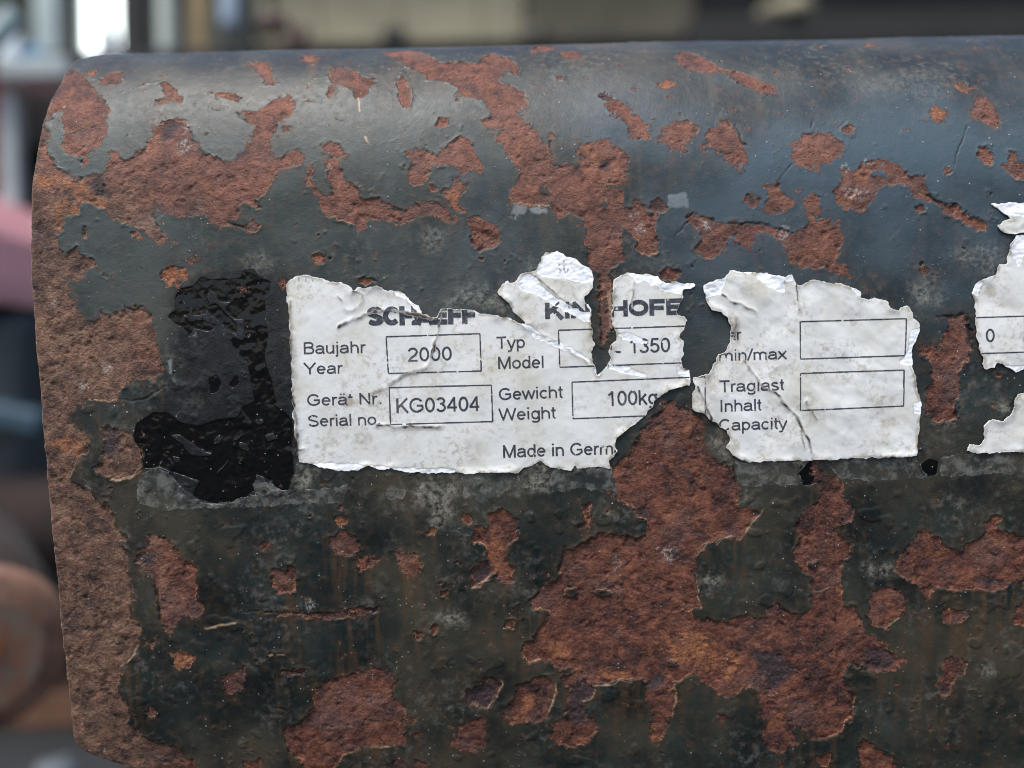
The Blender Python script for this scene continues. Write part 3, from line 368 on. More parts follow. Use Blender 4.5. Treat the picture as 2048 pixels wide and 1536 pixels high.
SALT = [(-65.13, 12.23, 2.05), (-65.36, 16.07, 1.37), (-91.3, 22.91, 0.55), (-35.8, 6.89, 0.85), (1.02, -3.61, 1.03), (25.11, -4.27, 1.37), (26.26, -6.69, 1.37), (39.21, -6.42, 1.46), (55.25, -8.39, 1.83), (53.42, -8.54, 1.1), (67.81, 4.19, 1.1), (69.28, -0.47, 2.19), (72.1, 5.42, 1.1), (-86.42, -56.74, 0.75), (-81.45, -32.43, 1.37), (-86.23, -35.94, 1.37), (-86.99, -113.14, 0.77), (31.12, -72.59, 2.09), (20.78, -74.93, 1.4), (-42.23, -82.06, 1.4), (12.17, -15.37, 0.68), (-63.55, -26.12, 0.75), (-91.24, -19.39, 0.85)]
COVER = "-67.86,-16.12 -62.7,-15.2 -53.09,-13.86 -44.24,-15.92 -43.27,-40.61 -44.63,-58.66 -66.18,-60.32 -76.15,-52.06 -72.22,-41.74 -67.88,-36.66"
EDGE = "-94.13,53.1 -96.45,44.11 -94.85,30.86 -95.22,24.05 -95.17,17.2 -95.25,9.63 -95.63,1.28 -96.08,-5.71 -96.23,-14.7 -95.84,-23.7 -95.51,-32.73 -95.24,-43.82 -94.8,-53.99 -94.66,-63.24 -94.25,-73.64 -94.02,-84.2 -93.87,-94.97 -93.71,-104.86 -93.65,-109.88 -93.1,-111.81 -91.67,-113.31 -88.15,-114.97 -84.61,-116.53 -65.69,-123.64 -25.81,-131.59"
TEXTS = [
('Baujahr', (-41.63, -30.68), (-29.28, -30.66), 2.4, 'L', 0),
('Year', (-41.55, -34.73), (-33.99, -34.68), 2.33, 'L', 0),
('Gerät Nr.', (-41.21, -41.07), (-26.13, -40.97), 2.34, 'L', 0),
('Serial no.', (-41.14, -45.29), (-26.53, -45.17), 2.35, 'L', 0),
('2000', (-20.68, -32.62), (-11.96, -32.52), 2.81, 'L', 0),
('KG03404', (-23.37, -42.89), (-6.63, -42.79), 2.97, 'L', 0),
('Typ', (-2.86, -30.41), (2.77, -30.32), 2.46, 'L', 0),
('Model', (-2.74, -34.46), (6.5, -34.41), 2.47, 'L', 0),
('L', (19.69, -31.76), (21.86, -31.73), 2.85, 'L', 0),
('1350', (23.61, -31.85), (31.81, -31.75), 2.91, 'L', 0),
('Gewicht', (-2.66, -40.72), (10.08, -40.5), 2.44, 'L', 0),
('Weight', (-2.62, -44.85), (8.6, -44.63), 2.45, 'L', 0),
('100kg', (19.08, -42.37), (29.17, -42.15), 2.98, 'L', 0),
('Made in Germany', (-2.12, -52.41), (25.86, -52.06), 2.57, 'L', 0),
('bar', (41.53, -29.68), (46.06, -29.6), 2.26, 'R', 0),
('min/max', (41.69, -33.77), (55.01, -33.63), 2.27, 'R', 0),
('Traglast', (41.7, -40.02), (54.5, -39.87), 2.34, 'R', 0),
('Inhalt', (41.67, -43.96), (49.94, -43.85), 2.35, 'R', 0),
('Capacity', (41.51, -47.8), (55.07, -47.66), 2.36, 'R', 0),
('0', (95.04, -31.09), (96.76, -31.06), 2.67, 'U', 0),
('SCHAEFF', (-28.52, -25.3), (-6.86, -25.3), 3.83, 'L', 1),
('KINSHOFER', (7.07, -24.64), (38.26, -24.28), 3.27, 'L', 1),
('nstr', (7.24, -15.55), (12.26, -15.44), 2.63, 'L', 2),
('m', (-42.42, -16.16), (-39.17, -16.16), 2.05, 'L', 2)]
BOXES = [("-25.01,-27.52 -6.22,-27.29 -6.11,-34.77 -24.76,-34.87","L"),
("-24.67,-37.72 -4.14,-37.63 -4.03,-44.98 -24.6,-45.15","L"),
("9.53,-26.93 38.87,-26.56 38.78,-33.88 9.66,-34.34","L"),
("12.05,-37.38 38.72,-36.82 38.69,-44.26 12.14,-44.76","LR"),
("57.92,-26.22 79.17,-26.04 78.81,-33.43 57.86,-33.69","R"),
("57.85,-36.57 78.64,-36.31 78.66,-43.55 57.83,-44.01","R"),
("87.57,-26.21 102.82,-26.01 102.84,-33.21 87.9,-33.41","U")]

def poly(s): return np.array([[float(c) for c in p.split(',')] for p in s.split()])

# ---------------------------------------------------------------- helpers
def tag(o, label=None, cat=None, group=None, kind=None):
    if label: o['label'] = label
    if cat: o['category'] = cat
    if group: o['group'] = group
    if kind: o['kind'] = kind
    return o
def empty(name, loc):
    o = bpy.data.objects.new(name, None); o.location = loc; o.empty_display_size = .01; col.objects.link(o); return o
def link(name, me, mat, parent=None):
    o = bpy.data.objects.new(name, me); col.objects.link(o)
    if mat: me.materials.append(mat)
    if parent: o.parent = parent
    return o
def raw_mesh(name, co, quads, smooth=True):
    me = bpy.data.meshes.new(name)
    quads = np.asarray(quads, dtype=np.int32); n = len(quads)
    me.vertices.add(len(co)); me.vertices.foreach_set('co', np.asarray(co, dtype=np.float32).ravel())
    me.loops.add(n*4); me.loops.foreach_set('vertex_index', quads.ravel())
    me.polygons.add(n); me.polygons.foreach_set('loop_start', np.arange(0, n*4, 4, dtype=np.int32))
    me.polygons.foreach_set('use_smooth', np.full(n, smooth, dtype=bool))
    me.update(calc_edges=True)
    return me
def attr4(me, name, arr):
    a = me.attributes.new(name, 'FLOAT_COLOR', 'POINT'); a.data.foreach_set('color', np.asarray(arr, dtype=np.float32).ravel())

_h = {}
def vnoise(u, v, seed):
    if seed not in _h: _h[seed] = np.random.default_rng(seed).random((256, 256)).astype(np.float32)*2-1
    t = _h[seed]
    iu = np.floor(u).astype(np.int64); iv = np.floor(v).astype(np.int64)
    fu = (u-iu).astype(np.float32); fv = (v-iv).astype(np.float32)
    fu = fu*fu*(3-2*fu); fv = fv*fv*(3-2*fv)
    a, b = iu & 255, (iu+1) & 255; c, d = iv & 255, (iv+1) & 255
    return (t[a, c]*(1-fu)+t[b, c]*fu)*(1-fv)+(t[a, d]*(1-fu)+t[b, d]*fu)*fv
def fbm(u, v, size, octv=4, seed=1, gain=.5):
    s = 0; a = 1.0; n = 0
    for k in range(octv):
        c, sn = math.cos(.7*k+.3), math.sin(.7*k+.3)
        s = s + a*vnoise((u*c-v*sn)/size*2**k+17.3*k, (u*sn+v*c)/size*2**k+9.1*k, seed+k); n += a; a *= gain
    return s/n*1.6
def sstep(a, b, x):
    t = np.clip((x-a)/(b-a), 0, 1); return t*t*(3-2*t)

# ---------------------------------------------------------------- the rolled-out plate: fields on a regular grid
UA, UB, SA, SB, ST = -112.0, 128.0, -138.0, 76.0, 0.2
gu = np.arange(UA, UB, ST); gs = np.arange(SA, SB, ST)
NU, NS = len(gu), len(gs)
CU, CS = gu[::2], gs[::2]                     # coarse grid for distances
def sdf_into(F, pts, margin=5.0):
    u0, s0 = pts.min(0)-margin; u1, s1 = pts.max(0)+margin
    i0, i1 = np.searchsorted(CU, [u0, u1]); j0, j1 = np.searchsorted(CS, [s0, s1])
    if i1 <= i0 or j1 <= j0: return
    X = CU[i0:i1][:, None].astype(np.float32); Yv = CS[j0:j1][None, :].astype(np.float32)
    d2 = np.full((i1-i0, j1-j0), 1e9, np.float32); ins = np.zeros((i1-i0, j1-j0), bool)
    q = np.roll(pts, -1, axis=0)
    for (ax, ay), (bx, by) in zip(pts, q):
        ex, ey = bx-ax, by-ay; l2 = ex*ex+ey*ey
        if l2 < 1e-9: continue
        t = np.clip(((X-ax)*ex+(Yv-ay)*ey)/l2, 0, 1)
        np.minimum(d2, (X-ax-t*ex)**2+(Yv-ay-t*ey)**2, out=d2)
        if ay != by:
            c = (ay > Yv) != (by > Yv)
            ins ^= c & (X < (bx-ax)*(Yv-ay)/(by-ay)+ax)
    d = np.sqrt(d2); d[ins] *= -1
    np.minimum(F[i0:i1, j0:j1], d, out=F[i0:i1, j0:j1])
def up2(F):
    iu = np.minimum(np.arange(NU)/2, len(CU)-1.001); js = np.minimum(np.arange(NS)/2, len(CS)-1.001)
    return bil(F, iu[:, None], js[None, :])
def bil(F, x, y):
    i = np.clip(np.floor(x).astype(int), 0, F.shape[0]-2); j = np.clip(np.floor(y).astype(int), 0, F.shape[1]-2)
    a = np.clip(x-i, 0, 1); b = np.clip(y-j, 0, 1)
    return (F[i, j]*(1-a)+F[i+1, j]*a)*(1-b)+(F[i, j+1]*(1-a)+F[i+1, j+1]*a)*b
def sdf_set(strs, cap=5.0):
    F = np.full((len(CU), len(CS)), cap, np.float32)
    for s in strs: sdf_into(F, poly(s))
    return up2(F)
def samp(F, u, s): return bil(F, (u-UA)/ST, (s-SA)/ST)
GU, GS = np.meshgrid(gu, gs, indexing='ij')

rag = .50*fbm(GU, GS, 3.0, 5, 11, .6)+.34*fbm(GU, GS, 1.1, 3, 31, .6)*np.clip(.6+fbm(GU, GS, 9, 2, 33), 0, 1.3)
F_rust = np.maximum(sdf_set(RUST), -sdf_set(HOLES))+rag*.9
sp = fbm(GU, GS, 1.7, 3, 41)                                     # stray pin-point rust
F_rust = np.minimum(F_rust, (1.28-sp)*1.2+np.clip(2.2-np.abs(F_rust), -9, 0)*-.0)
near = np.exp(-(F_rust/1.3)**2)
F_rust = F_rust+near*.55*fbm(GU, GS, .9, 3, 511, .6)
F_gloss = np.maximum(sdf_set(GLOSS), -sdf_set(GLOSS_HOLES))+.32*rag-.34-.22*sstep(-35, -20, GS)
F_cover = sstep(2.5, -2.5, sdf_set([COVER])+2*rag)
F_orange = sstep(.5, -.6, sdf_set(ORANGE)+1.1*rag)
F_dark = sstep(.6, -.8, sdf_set(DARK)+1.2*rag)
F_grime = sstep(1.6, -2.2, sdf_set(GRIME)+2.2*rag)
F_grime *= 1-.72*sstep(8, 26, GS)
F_primer = .75*sstep(.15, -.15, sdf_set(PRIMER)+1.3*rag+.25)
prag = .28*fbm(GU, GS, 1.2, 4, 61, .6)
F_paper = {k: sdf_set([v])+prag for k, v in PAPER.items()}
F_allpaper = np.minimum.reduce(list(F_paper.values()))
F_peel = sdf_set(PEEL)+1.2*prag
F_film = [sdf_set([f])+1.5*prag+.1 for f in FILM]
wav = .16*fbm(GU, GS, 22, 2, 71)+.035*fbm(GU, GS, 4.0, 3, 81)
gran = fbm(GU, GS, 1.7, 5, 91, .62)
pit = fbm(GU, GS, 1.7, 3, 101)
rt = sstep(.12, -.12, F_rust)
tan = sstep(-66, -80, GU+3*rag)*sstep(14, -4, GS+6*rag)
H = wav.copy()
upz = sstep(-25, 5, GS)
F_soft = np.clip(sstep(-.15, .45, fbm(GU, GS, 16, 3, 501)+.35*upz), 0, 1)
H += rt*((-.27+.09*upz)*(1-.7*F_soft)+.17*gran-.20*sstep(.5, .9, pit)-.14*F_dark)
lip = np.exp(-(np.clip(F_rust, 0, 9)/.55)**2)*(1-rt)
H += lip*(1-.7*F_soft)*(.10+.16*fbm(GU, GS, 2.2, 2, 111))
bl = fbm(GU, GS, 3.2, 2, 121)
H += (1-rt)*.15*sstep(.62, 1.0, bl)*sstep(5, -60, GS)
gt = sstep(.08, -.08, F_gloss)
H += -.07*gt+gt*(.08*fbm(GU, GS, 2.6, 2, 131)+.045*fbm(GU, GS, .9, 2, 133))
H += F_grime*(1-rt)*.05*fbm(GU, GS, .6, 2, 141)
H += .05*F_primer
def dist_line(u, s, pts):
    d = np.full(u.shape, 1e9)
    for (ax, ay), (bx, by) in zip(pts[:-1], pts[1:]):
        ex, ey = bx-ax, by-ay; l2 = ex*ex+ey*ey+1e-9
        t = np.clip(((u-ax)*ex+(s-ay)*ey)/l2, 0, 1)
        d = np.minimum(d, np.hypot(u-ax-t*ex, s-ay-t*ey))
    return d
F_ldark = np.zeros_like(H); F_llight = np.zeros_like(H); F_salt = np.zeros_like(H)
for s, wd, k in LINES:
    p = poly(s); i0, i1 = np.searchsorted(gu, [p[:, 0].min()-2, p[:, 0].max()+2]); j0, j1 = np.searchsorted(gs, [p[:, 1].min()-2, p[:, 1].max()+2])
    if i1 <= i0 or j1 <= j0: continue
    sl = np.s_[i0:i1, j0:j1]
    d = dist_line(GU[sl]+.22*fbm(GU[sl], GS[sl], 1.5, 3, 401), GS[sl]+.22*fbm(GU[sl], GS[sl], 1.5, 3, 411), p)
    m = sstep(wd, wd*.35, d)*np.clip(.8+.7*fbm(GU[sl], GS[sl], 2.0, 2, 421), 0, 1)
    T_ = F_llight if k else F_ldark; T_[sl] = np.maximum(T_[sl], m)
    H[sl] += (.06 if k else -.16)*m
for u, s, a in SALT:
    d = np.hypot(GU-u, GS-s)/a+.5*fbm(GU, GS, .8, 3, 431); F_salt = np.maximum(F_salt, sstep(1.1, .3, d))
F_run = np.zeros_like(H); acc = np.zeros(NU); 
for j in range(NS-1, -1, -1):
    acc = np.maximum(rt[:, j], acc*.986); F_run[:, j] = acc
F_run *= (1-rt)*sstep(-.1, .7, fbm(GU+.4*rag, GS*.12, 1.1, 3, 521))*np.clip(.6+fbm(GU, GS, 14, 2, 531), 0, 1)
under = sstep(.25, -.1, F_allpaper)
H = H*(1-under)+(wav-.02)*under

# ---------------------------------------------------------------- bent profile of the plate
BR, BZ, LB, PHB = 45.0, 37.5, 118.0, math.radians(8.5)
_s = np.arange(-240, 320, .05)
_p = np.where(_s < 0, _s/LB*PHB, np.minimum(_s/BR, math.pi/2))
_i0 = int(np.argmin(np.abs(_s)))
_y = np.cumsum(np.sin(_p))*.05; _y -= _y[_i0]
_z = np.cumsum(np.cos(_p))*.05; _z += BZ-_z[_i0]
def place(u, s, h):
    """rolled-out millimetres + height -> metres in the housing's frame"""
    y = np.interp(s, _s, _y); z = np.interp(s, _s, _z); p = np.interp(s, _s, _p)
    return np.stack([u, y-np.cos(p)*h, z+np.sin(p)*h], -1)*.001

# ---------------------------------------------------------------- shader helpers
class NT:
    def __init__(self, name):
        self.m = bpy.data.materials.new(name); self.m.use_nodes = True; self.t = self.m.node_tree
        self.b = self.t.nodes['Principled BSDF']; self.out = self.t.nodes['Material Output']; self.L = self.t.links.new
        self.co = None
    def n(self, typ, **kw):
        x = self.t.nodes.new('ShaderNode'+typ)
        for k, v in kw.items(): setattr(x, k, v)
        return x
    def put(self, sock, v):
        if hasattr(v, 'is_linked') or isinstance(v, bpy.types.NodeSocket): self.L(v, sock)
        elif v is not None: sock.default_value = v
    def coord(self):
        if self.co is None:
            tc = self.n('TexCoord'); mp = self.n('Mapping'); mp.inputs['Scale'].default_value = (1000, 1000, 1000)
            self.L(tc.outputs['Object'], mp.inputs[0]); self.co = mp.outputs[0]
        return self.co
    def noise(self, mm, detail=4, rough=.55, dist=0, off=0, stretch=None):
        x = self.n('TexNoise'); x.inputs['Scale'].default_value = 1.0; x.inputs['Detail'].default_value = detail; x.inputs['Roughness'].default_value = rough; x.inputs['Distortion'].default_value = dist
        mp = self.n('Mapping'); st = stretch or (1, 1, 1); mp.inputs['Scale'].default_value = tuple(a/mm for a in st); mp.inputs['Location'].default_value = (off, off*1.7, off*.3)
        self.L(self.coord(), mp.inputs[0]); self.L(mp.outputs[0], x.inputs['Vector']); return x.outputs['Fac']
    def voro(self, mm, feature='F1', off=0):
        x = self.n('TexVoronoi', feature=feature); x.inputs['Scale'].default_value = 1.0/mm
        self.L(self.coord(), x.inputs['Vector']); return x
    def math(self, op, a, b=None, c=None, clamp=False):
        x = self.n('Math', operation=op, use_clamp=clamp)
        for i, v in enumerate((a, b, c)):
            if v is not None: self.put(x.inputs[i], v)
        return x.outputs[0]
    def step(self, v, a, b):
        x = self.n('MapRange', interpolation_type='SMOOTHSTEP'); self.put(x.inputs[0], v)
        x.inputs[1].default_value = a; x.inputs[2].default_value = b; return x.outputs[0]
    def ramp(self, v, *stops):
        x = self.n('ValToRGB'); e = x.color_ramp.elements; self.put(x.inputs[0], v)
        while len(e) < len(stops): e.new(.5)
        for el, (p, c) in zip(e, stops): el.position = p; el.color = (*c, 1)
        return x.outputs[0]
    def mix(self, f, a, b, mode='MIX'):
        x = self.n('Mix', data_type='RGBA', blend_type=mode); self.put(x.inputs[0], f)
        for i, v in ((6, a), (7, b)): self.put(x.inputs[i], (*v, 1) if isinstance(v, tuple) else v)
        return x.outputs[2]
    def attr(self, name):
        x = self.n('Attribute', attribute_name=name); s = self.n('SeparateColor'); self.L(x.outputs['Color'], s.inputs[0])
        return s.outputs[0], s.outputs[1], s.outputs[2], x.outputs['Alpha']
    def bump(self, h, strength, mm, prev=None):
        x = self.n('Bump'); x.inputs['Strength'].default_value = strength; x.inputs['Distance'].default_value = mm*.001
        self.put(x.inputs['Height'], h)
        if prev is not None: self.L(prev, x.inputs['Normal'])
        return x.outputs[0]
    def fin(self, color=None, rough=None, normal=None, metal=None, spec=None):
        b = self.b
        if color is not None: self.put(b.inputs['Base Color'], (*color, 1) if isinstance(color, tuple) else color)
        if rough is not None: self.put(b.inputs['Roughness'], rough)
        if normal is not None: self.L(normal, b.inputs['Normal'])
        if metal is not None: self.put(b.inputs['Metallic'], metal)
        if spec is not None: self.put(b.inputs['Specular IOR Level'], spec)
        return self.m
def inv(N, v): return N.math('SUBTRACT', 1.0, v)

# ---------------------------------------------------------------- the plate's material
def plate_material():
    N = NT('rusted_paint')
    rust, gloss, orange, dark = N.attr('ca'); grime, primer, tn, sheen_dust = N.attr('cb'); cover, run, _q, _q2 = N.attr('cd')
    dk, lt, salt, soft = N.attr('cc')
    rust = N.math('ADD', rust, N.math('MULTIPLY', N.math('SUBTRACT', N.noise(.85, 5, .7, off=79), .5), N.math('ADD', .5, N.math('MULTIPLY', soft, 4.5))))
    # paint
    n8 = N.noise(13, 4, .5); n2 = N.noise(1.6, 5, .65, off=3); n30 = N.noise(34, 3, .5, off=7); nf = N.noise(.35, 3, .6, off=9)
    c = N.ramp(n8, (.3, (.005, .008, .008)), (.5, (.012, .018, .017)), (.64, (.023, .031, .027)), (.78, (.045, .052, .042)))
    olive = N.math('MULTIPLY', N.step(n30, .42, .62), N.step(n8, .35, .65))
    c = N.mix(N.math('MULTIPLY', olive, .7), c, (.058, .047, .030))
    dust = N.math('MULTIPLY', N.step(n2, .47, .72), N.step(N.noise(14, 3, .5, off=21), .42, .68))
    c = N.mix(N.math('MULTIPLY', dust, .5), c, (.15, .152, .135))
    fine = N.step(nf, .62, .8)
    c = N.mix(N.math('MULTIPLY', fine, .12), c, (.13, .12, .10))
    halo = N.math('MULTIPLY', N.step(rust, 2.6, -0.1), N.step(N.noise(2.2, 5, .65, off=5), .36, .62))
    c = N.mix(N.math('MULTIPLY', halo, N.math('ADD', .3, N.math('MULTIPLY', sheen_dust, .3))), c, N.ramp(n2, (.3, (.06, .034, .018)), (.7, (.15, .082, .042))))
    c = N.mix(N.math('MULTIPLY', run, .5), c, (.095, .052, .024))
    gr = N.math('MULTIPLY', grime, N.step(N.noise(.9, 5, .7, off=13), .36, .62))
    c = N.mix(N.math('MULTIPLY', gr, .9), c, N.ramp(n2, (.3, (.12, .11, .085)), (.7, (.32, .30, .235))))
    c = N.mix(primer, c, N.ramp(n2, (.3, (.22, .25, .27)), (.7, (.40, .42, .40))))
    sx = N.n('SeparateXYZ'); N.L(N.coord(), sx.inputs[0]); xpos = sx.outputs[0]
    c = N.mix(N.math('MULTIPLY', sheen_dust, N.math('ADD', .26, N.math('MULTIPLY', N.step(N.math('ADD', N.math('MULTIPLY', n30, .6), N.math('MULTIPLY', n8, .4)), .36, .62), .62))), c, N.mix(N.step(N.math('ADD', N.math('MULTIPLY', n30, .5), N.math('ADD', .25, N.math('MULTIPLY', xpos, .0028))), .42, .60), (.056, .074, .072), (.054, .090, .116)))  # sky sheen of the upper bend, painted in as blue-grey colour
    gmask = N.step(gloss, .05, -.05)
    c = N.mix(N.math('MULTIPLY', cover, .85), c, N.ramp(n2, (.35, (.007, .008, .010)), (.7, (.020, .022, .026))))
    c = N.mix(gmask, c, (.0028, .0028, .003))
    # rust
    r1 = N.noise(3.2, 6, .68, off=31); r2 = N.noise(.55, 4, .7, off=33); r3 = N.noise(11, 3, .55, off=35)
    rr = N.math('ADD', N.math('MULTIPLY', r1, .62), N.math('MULTIPLY', r2, .38))
    rr = N.math('ADD', rr, N.math('MULTIPLY', N.math('SUBTRACT', N.noise(17, 4, .6, off=91), .5), .30))
    rc = N.ramp(rr, (.36, (.016, .009, .010)), (.43, (.056, .022, .017)), (.52, (.135, .048, .030)), (.61, (.20, .074, .041)), (.72, (.34, .15, .075)))
    rc = N.mix(N.math('MULTIPLY', N.step(N.noise(5, 6, .7, off=37), .50, .66), .8), rc, N.ramp(r2, (.3, (.020, .013, .013)), (.7, (.085, .04, .03))))
    rc = N.mix(N.math('MULTIPLY', N.step(N.noise(6, 6, .7, off=38), .54, .68), .55), rc, N.ramp(r2, (.3, (.13, .045, .02)), (.7, (.36, .14, .055))))
    rc = N.mix(N.math('MULTIPLY', N.step(r3, .5, .7), .45), rc, N.ramp(r2, (.3, (.075, .045, .046)), (.7, (.17, .105, .09))))
    rc = N.mix(N.math('MULTIPLY', sheen_dust, N.math('ADD', .05, N.math('MULTIPLY', r1, .4))), rc, (.29, .15, .115))
    rc = N.mix(N.math('MULTIPLY', tn, .62), rc, N.ramp(rr, (.38, (.032, .022, .018)), (.47, (.095, .058, .040)), (.55, (.17, .105, .068)), (.66, (.28, .19, .125))))
    rc = N.mix(N.math('MULTIPLY', dark, .85), rc, N.ramp(r2, (.3, (.016, .013, .015)), (.7, (.06, .045, .05))))
    rc = N.mix(N.math('MULTIPLY', orange, N.math('ADD', .1, N.math('MULTIPLY', N.step(r1, .40, .62), .75))), rc, N.ramp(r2, (.3, (.20, .070, .030)), (.7, (.42, .175, .075))))
    rim = N.math('MULTIPLY', N.step(rust, -.30, -.08), N.step(N.noise(5, 3, .5, off=41), .45, .6))
    rc = N.mix(N.math('MULTIPLY', rim, .65), rc, (.42, .19, .09))
    rmask = N.step(rust, .04, -.04)
    c = N.mix(rmask, c, rc)
    c = N.mix(N.math('MULTIPLY', dk, .85), c, (.012, .010, .009)); c = N.mix(N.math('MULTIPLY', lt, .9), c, (.46, .33, .21))
    c = N.mix(N.math('MULTIPLY', N.math('MULTIPLY', gr, rmask), .45), c, (.24, .22, .18))
    c = N.mix(N.math('MULTIPLY', salt, N.math('MULTIPLY', N.step(N.noise(.6, 4, .7, off=71), .44, .60), .6)), c, (.40, .39, .37))
    # pale dust grains, with sun glints on tiny bumps painted as colour
    vo = N.voro(1.25); sep = N.n('SeparateColor'); N.L(vo.outputs['Color'], sep.inputs[0])
    glint_grain = N.math('MULTIPLY', N.step(vo.outputs['Distance'], .15, .09), N.step(sep.outputs[0], .66, .70))
    glint_grain = N.math('MULTIPLY', glint_grain, N.step(N.noise(16, 2, .5, off=51), .40, .55))
    c = N.mix(N.math('MULTIPLY', glint_grain, N.math('ADD', .2, N.math('MULTIPLY', sep.outputs[1], .6))), c, (.50, .51, .50))
    rg = N.mix(rmask, N.mix(gmask, N.mix(N.math('MULTIPLY', cover, .8), N.ramp(n2, (.3, (.30,)*3), (.7, (.50,)*3)), (.17,)*3), (.07,)*3), (.62,)*3)
    rg = N.mix(N.math('MAXIMUM', N.math('MAXIMUM', gr, dust), N.math('MULTIPLY', sheen_dust, .45)), rg, (.72,)*3)
    # relief
    ph = N.math('ADD', N.math('MULTIPLY', n2, .35), N.math('MULTIPLY', nf, .25))
    ph = N.math('MULTIPLY', ph, N.math('SUBTRACT', 1.0, N.math('MULTIPLY', gmask, .9)))
    rh = N.math('ADD', N.math('MULTIPLY', r2, 1.5), N.math('MULTIPLY', r1, .7))
    rv = N.noise(.22, 2, .6, off=61); rh = N.math('ADD', rh, N.math('MULTIPLY', rv, .8))
    hh = N.n('Mix', data_type='FLOAT'); N.L(rmask, hh.inputs[0]); N.L(ph, hh.inputs[2]); N.L(rh, hh.inputs[3])
    h = N.math('ADD', hh.outputs[0], N.math('MULTIPLY', glint_grain, .5))
    N.b.inputs['Coat Weight'].default_value = .0; return N.fin(c, rg, N.bump(h, 1.0, .23), spec=.30)
M_plate = plate_material()

# ---------------------------------------------------------------- steel housing
housing = empty('steel_housing', (0, 0, HZ))
tag(housing, 'rust-eaten black painted steel housing with a torn white rating label', 'machine housing')
ed = poly(EDGE); eo = ed[np.argsort(ed[:, 1])]
def edge_u(s): return np.interp(s, eo[:, 1], eo[:, 0], left=eo[0, 0], right=-95.0)
FS = .18
rows = np.concatenate([[-131.6], np.arange(-131.5, 62, FS), 62+np.cumsum(.2*1.05**np.arange(1, 71))])
rows = rows[rows < 190]
cs = np.concatenate([[0], np.arange(0, 208, FS), 208+np.cumsum(.2*1.06**np.arange(1, 62))])
RS = rows[:, None]*np.ones((1, len(cs)))
u0 = edge_u(rows)+.12*fbm(rows*0+3.3, rows, 1.5, 3, 151)*sstep(30, 0, rows)+.03*fbm(rows*0+1, rows, .4, 2, 161)
UU = u0[:, None]+cs[None, :]
hgt = samp(H, UU, RS)
dE = cs[None, :]*np.ones((len(rows), 1))
hgt -= .75*np.clip(1-dE/.9, 0, 1)**2
hgt[:, 0] = -9; hgt[0, :] = -9
co = place(UU, RS, hgt).reshape(-1, 3)
nr, nc = UU.shape
ix = np.arange(nr*nc).reshape(nr, nc)
q = np.stack([ix[:-1, :-1], ix[:-1, 1:], ix[1:, 1:], ix[1:, :-1]], -1).reshape(-1, 4)
me = raw_mesh('curved_plate', co, q)
edge_rust = sstep(.9, .3, dE)
ru = samp(F_rust, UU, RS); ru = np.where(dE < 1.0, np.minimum(ru, -.5), ru)
tn = np.maximum(samp(tan, UU, RS), np.where(dE < 1.2, .9, 0))
attr4(me, 'ca', np.stack([ru, samp(F_gloss, UU, RS), samp(F_orange, UU, RS), samp(F_dark, UU, RS)], -1).reshape(-1, 4))
attr4(me, 'cb', np.stack([samp(F_grime, UU, RS), samp(F_primer, UU, RS), tn, sstep(-58, 12, RS)*(1-.92*sstep(6, 36, RS))*(1-.9*samp(F_cover, UU, RS))], -1).reshape(-1, 4))  # last channel masks the painted sky sheen and the dusty rust
attr4(me, 'cc', np.stack([samp(F_ldark, UU, RS), np.maximum(samp(F_llight, UU, RS), .55*sstep(.42, .15, dE)), samp(F_salt, UU, RS), samp(F_soft, UU, RS)], -1).reshape(-1, 4))
attr4(me, 'cd', np.stack([samp(F_cover, UU, RS), samp(F_run, UU, RS), 0*RS, 0*RS], -1).reshape(-1, 4))
link('curved_plate', me, M_plate, housing)

# ---------------------------------------------------------------- torn label fragments
def dist_line(u, s, pts):
    d = np.full(u.shape, 1e9)
    for (ax, ay), (bx, by) in zip(pts[:-1], pts[1:]):
        ex, ey = bx-ax, by-ay; l2 = ex*ex+ey*ey+1e-9
        t = np.clip(((u-ax)*ex+(s-ay)*ey)/l2, 0, 1)
        d = np.minimum(d, np.hypot(u-ax-t*ex, s-ay-t*ey))
    return d
cr_d = np.zeros_like(H); cr_h = np.zeros_like(H)
for s, wd, a in CRACK:
    p = poly(s); i0, i1 = np.searchsorted(gu, [p[:, 0].min()-3, p[:, 0].max()+3]); j0, j1 = np.searchsorted(gs, [p[:, 1].min()-3, p[:, 1].max()+3])
    if i1 <= i0 or j1 <= j0: continue
    sl = np.s_[i0:i1, j0:j1]
    d = dist_line(GU[sl]+.25*fbm(GU[sl], GS[sl], 1.3, 3, 171), GS[sl]+.25*fbm(GU[sl], GS[sl], 1.3, 3, 181), p)
    br = np.clip(.75+.6*fbm(GU[sl], GS[sl], 1.2, 2, 191), 0, 1.2)
    cr_d[sl] = np.maximum(cr_d[sl], min(1, a*1.35)*br*sstep(wd*1.1, wd*.3, d))
    cr_h[sl] += .13*np.exp(-(d/.55)**2)*min(1, a+.2)
F_stain = np.zeros_like(H)
for (u, s, a, b, k) in STAIN:
    r = np.hypot((GU-u)/a, (GS-s)/b)+.5*fbm(GU, GS, 2.2, 4, 201)
    F_stain = np.maximum(F_stain, k*sstep(1.15, .35, r))
wr = {'L': .035*fbm(GU, GS, 7, 3, 211), 'R': .13*fbm(GU*1.2+GS*.5, GS, 5.0, 3, 221)+.05*np.abs(fbm(GU*.8+GS*.6, GS*.7, 6.0, 3, 223)), 'U': .22*fbm(GU*.9+GS*.5, GS, 7.0, 2, 231), 'T': .2*fbm(GU, GS, 4, 3, 241), 'B': .14*fbm(GU, GS, 6, 3, 251)}
peel_t = sstep(.12, -.12, F_peel)
HP = {}
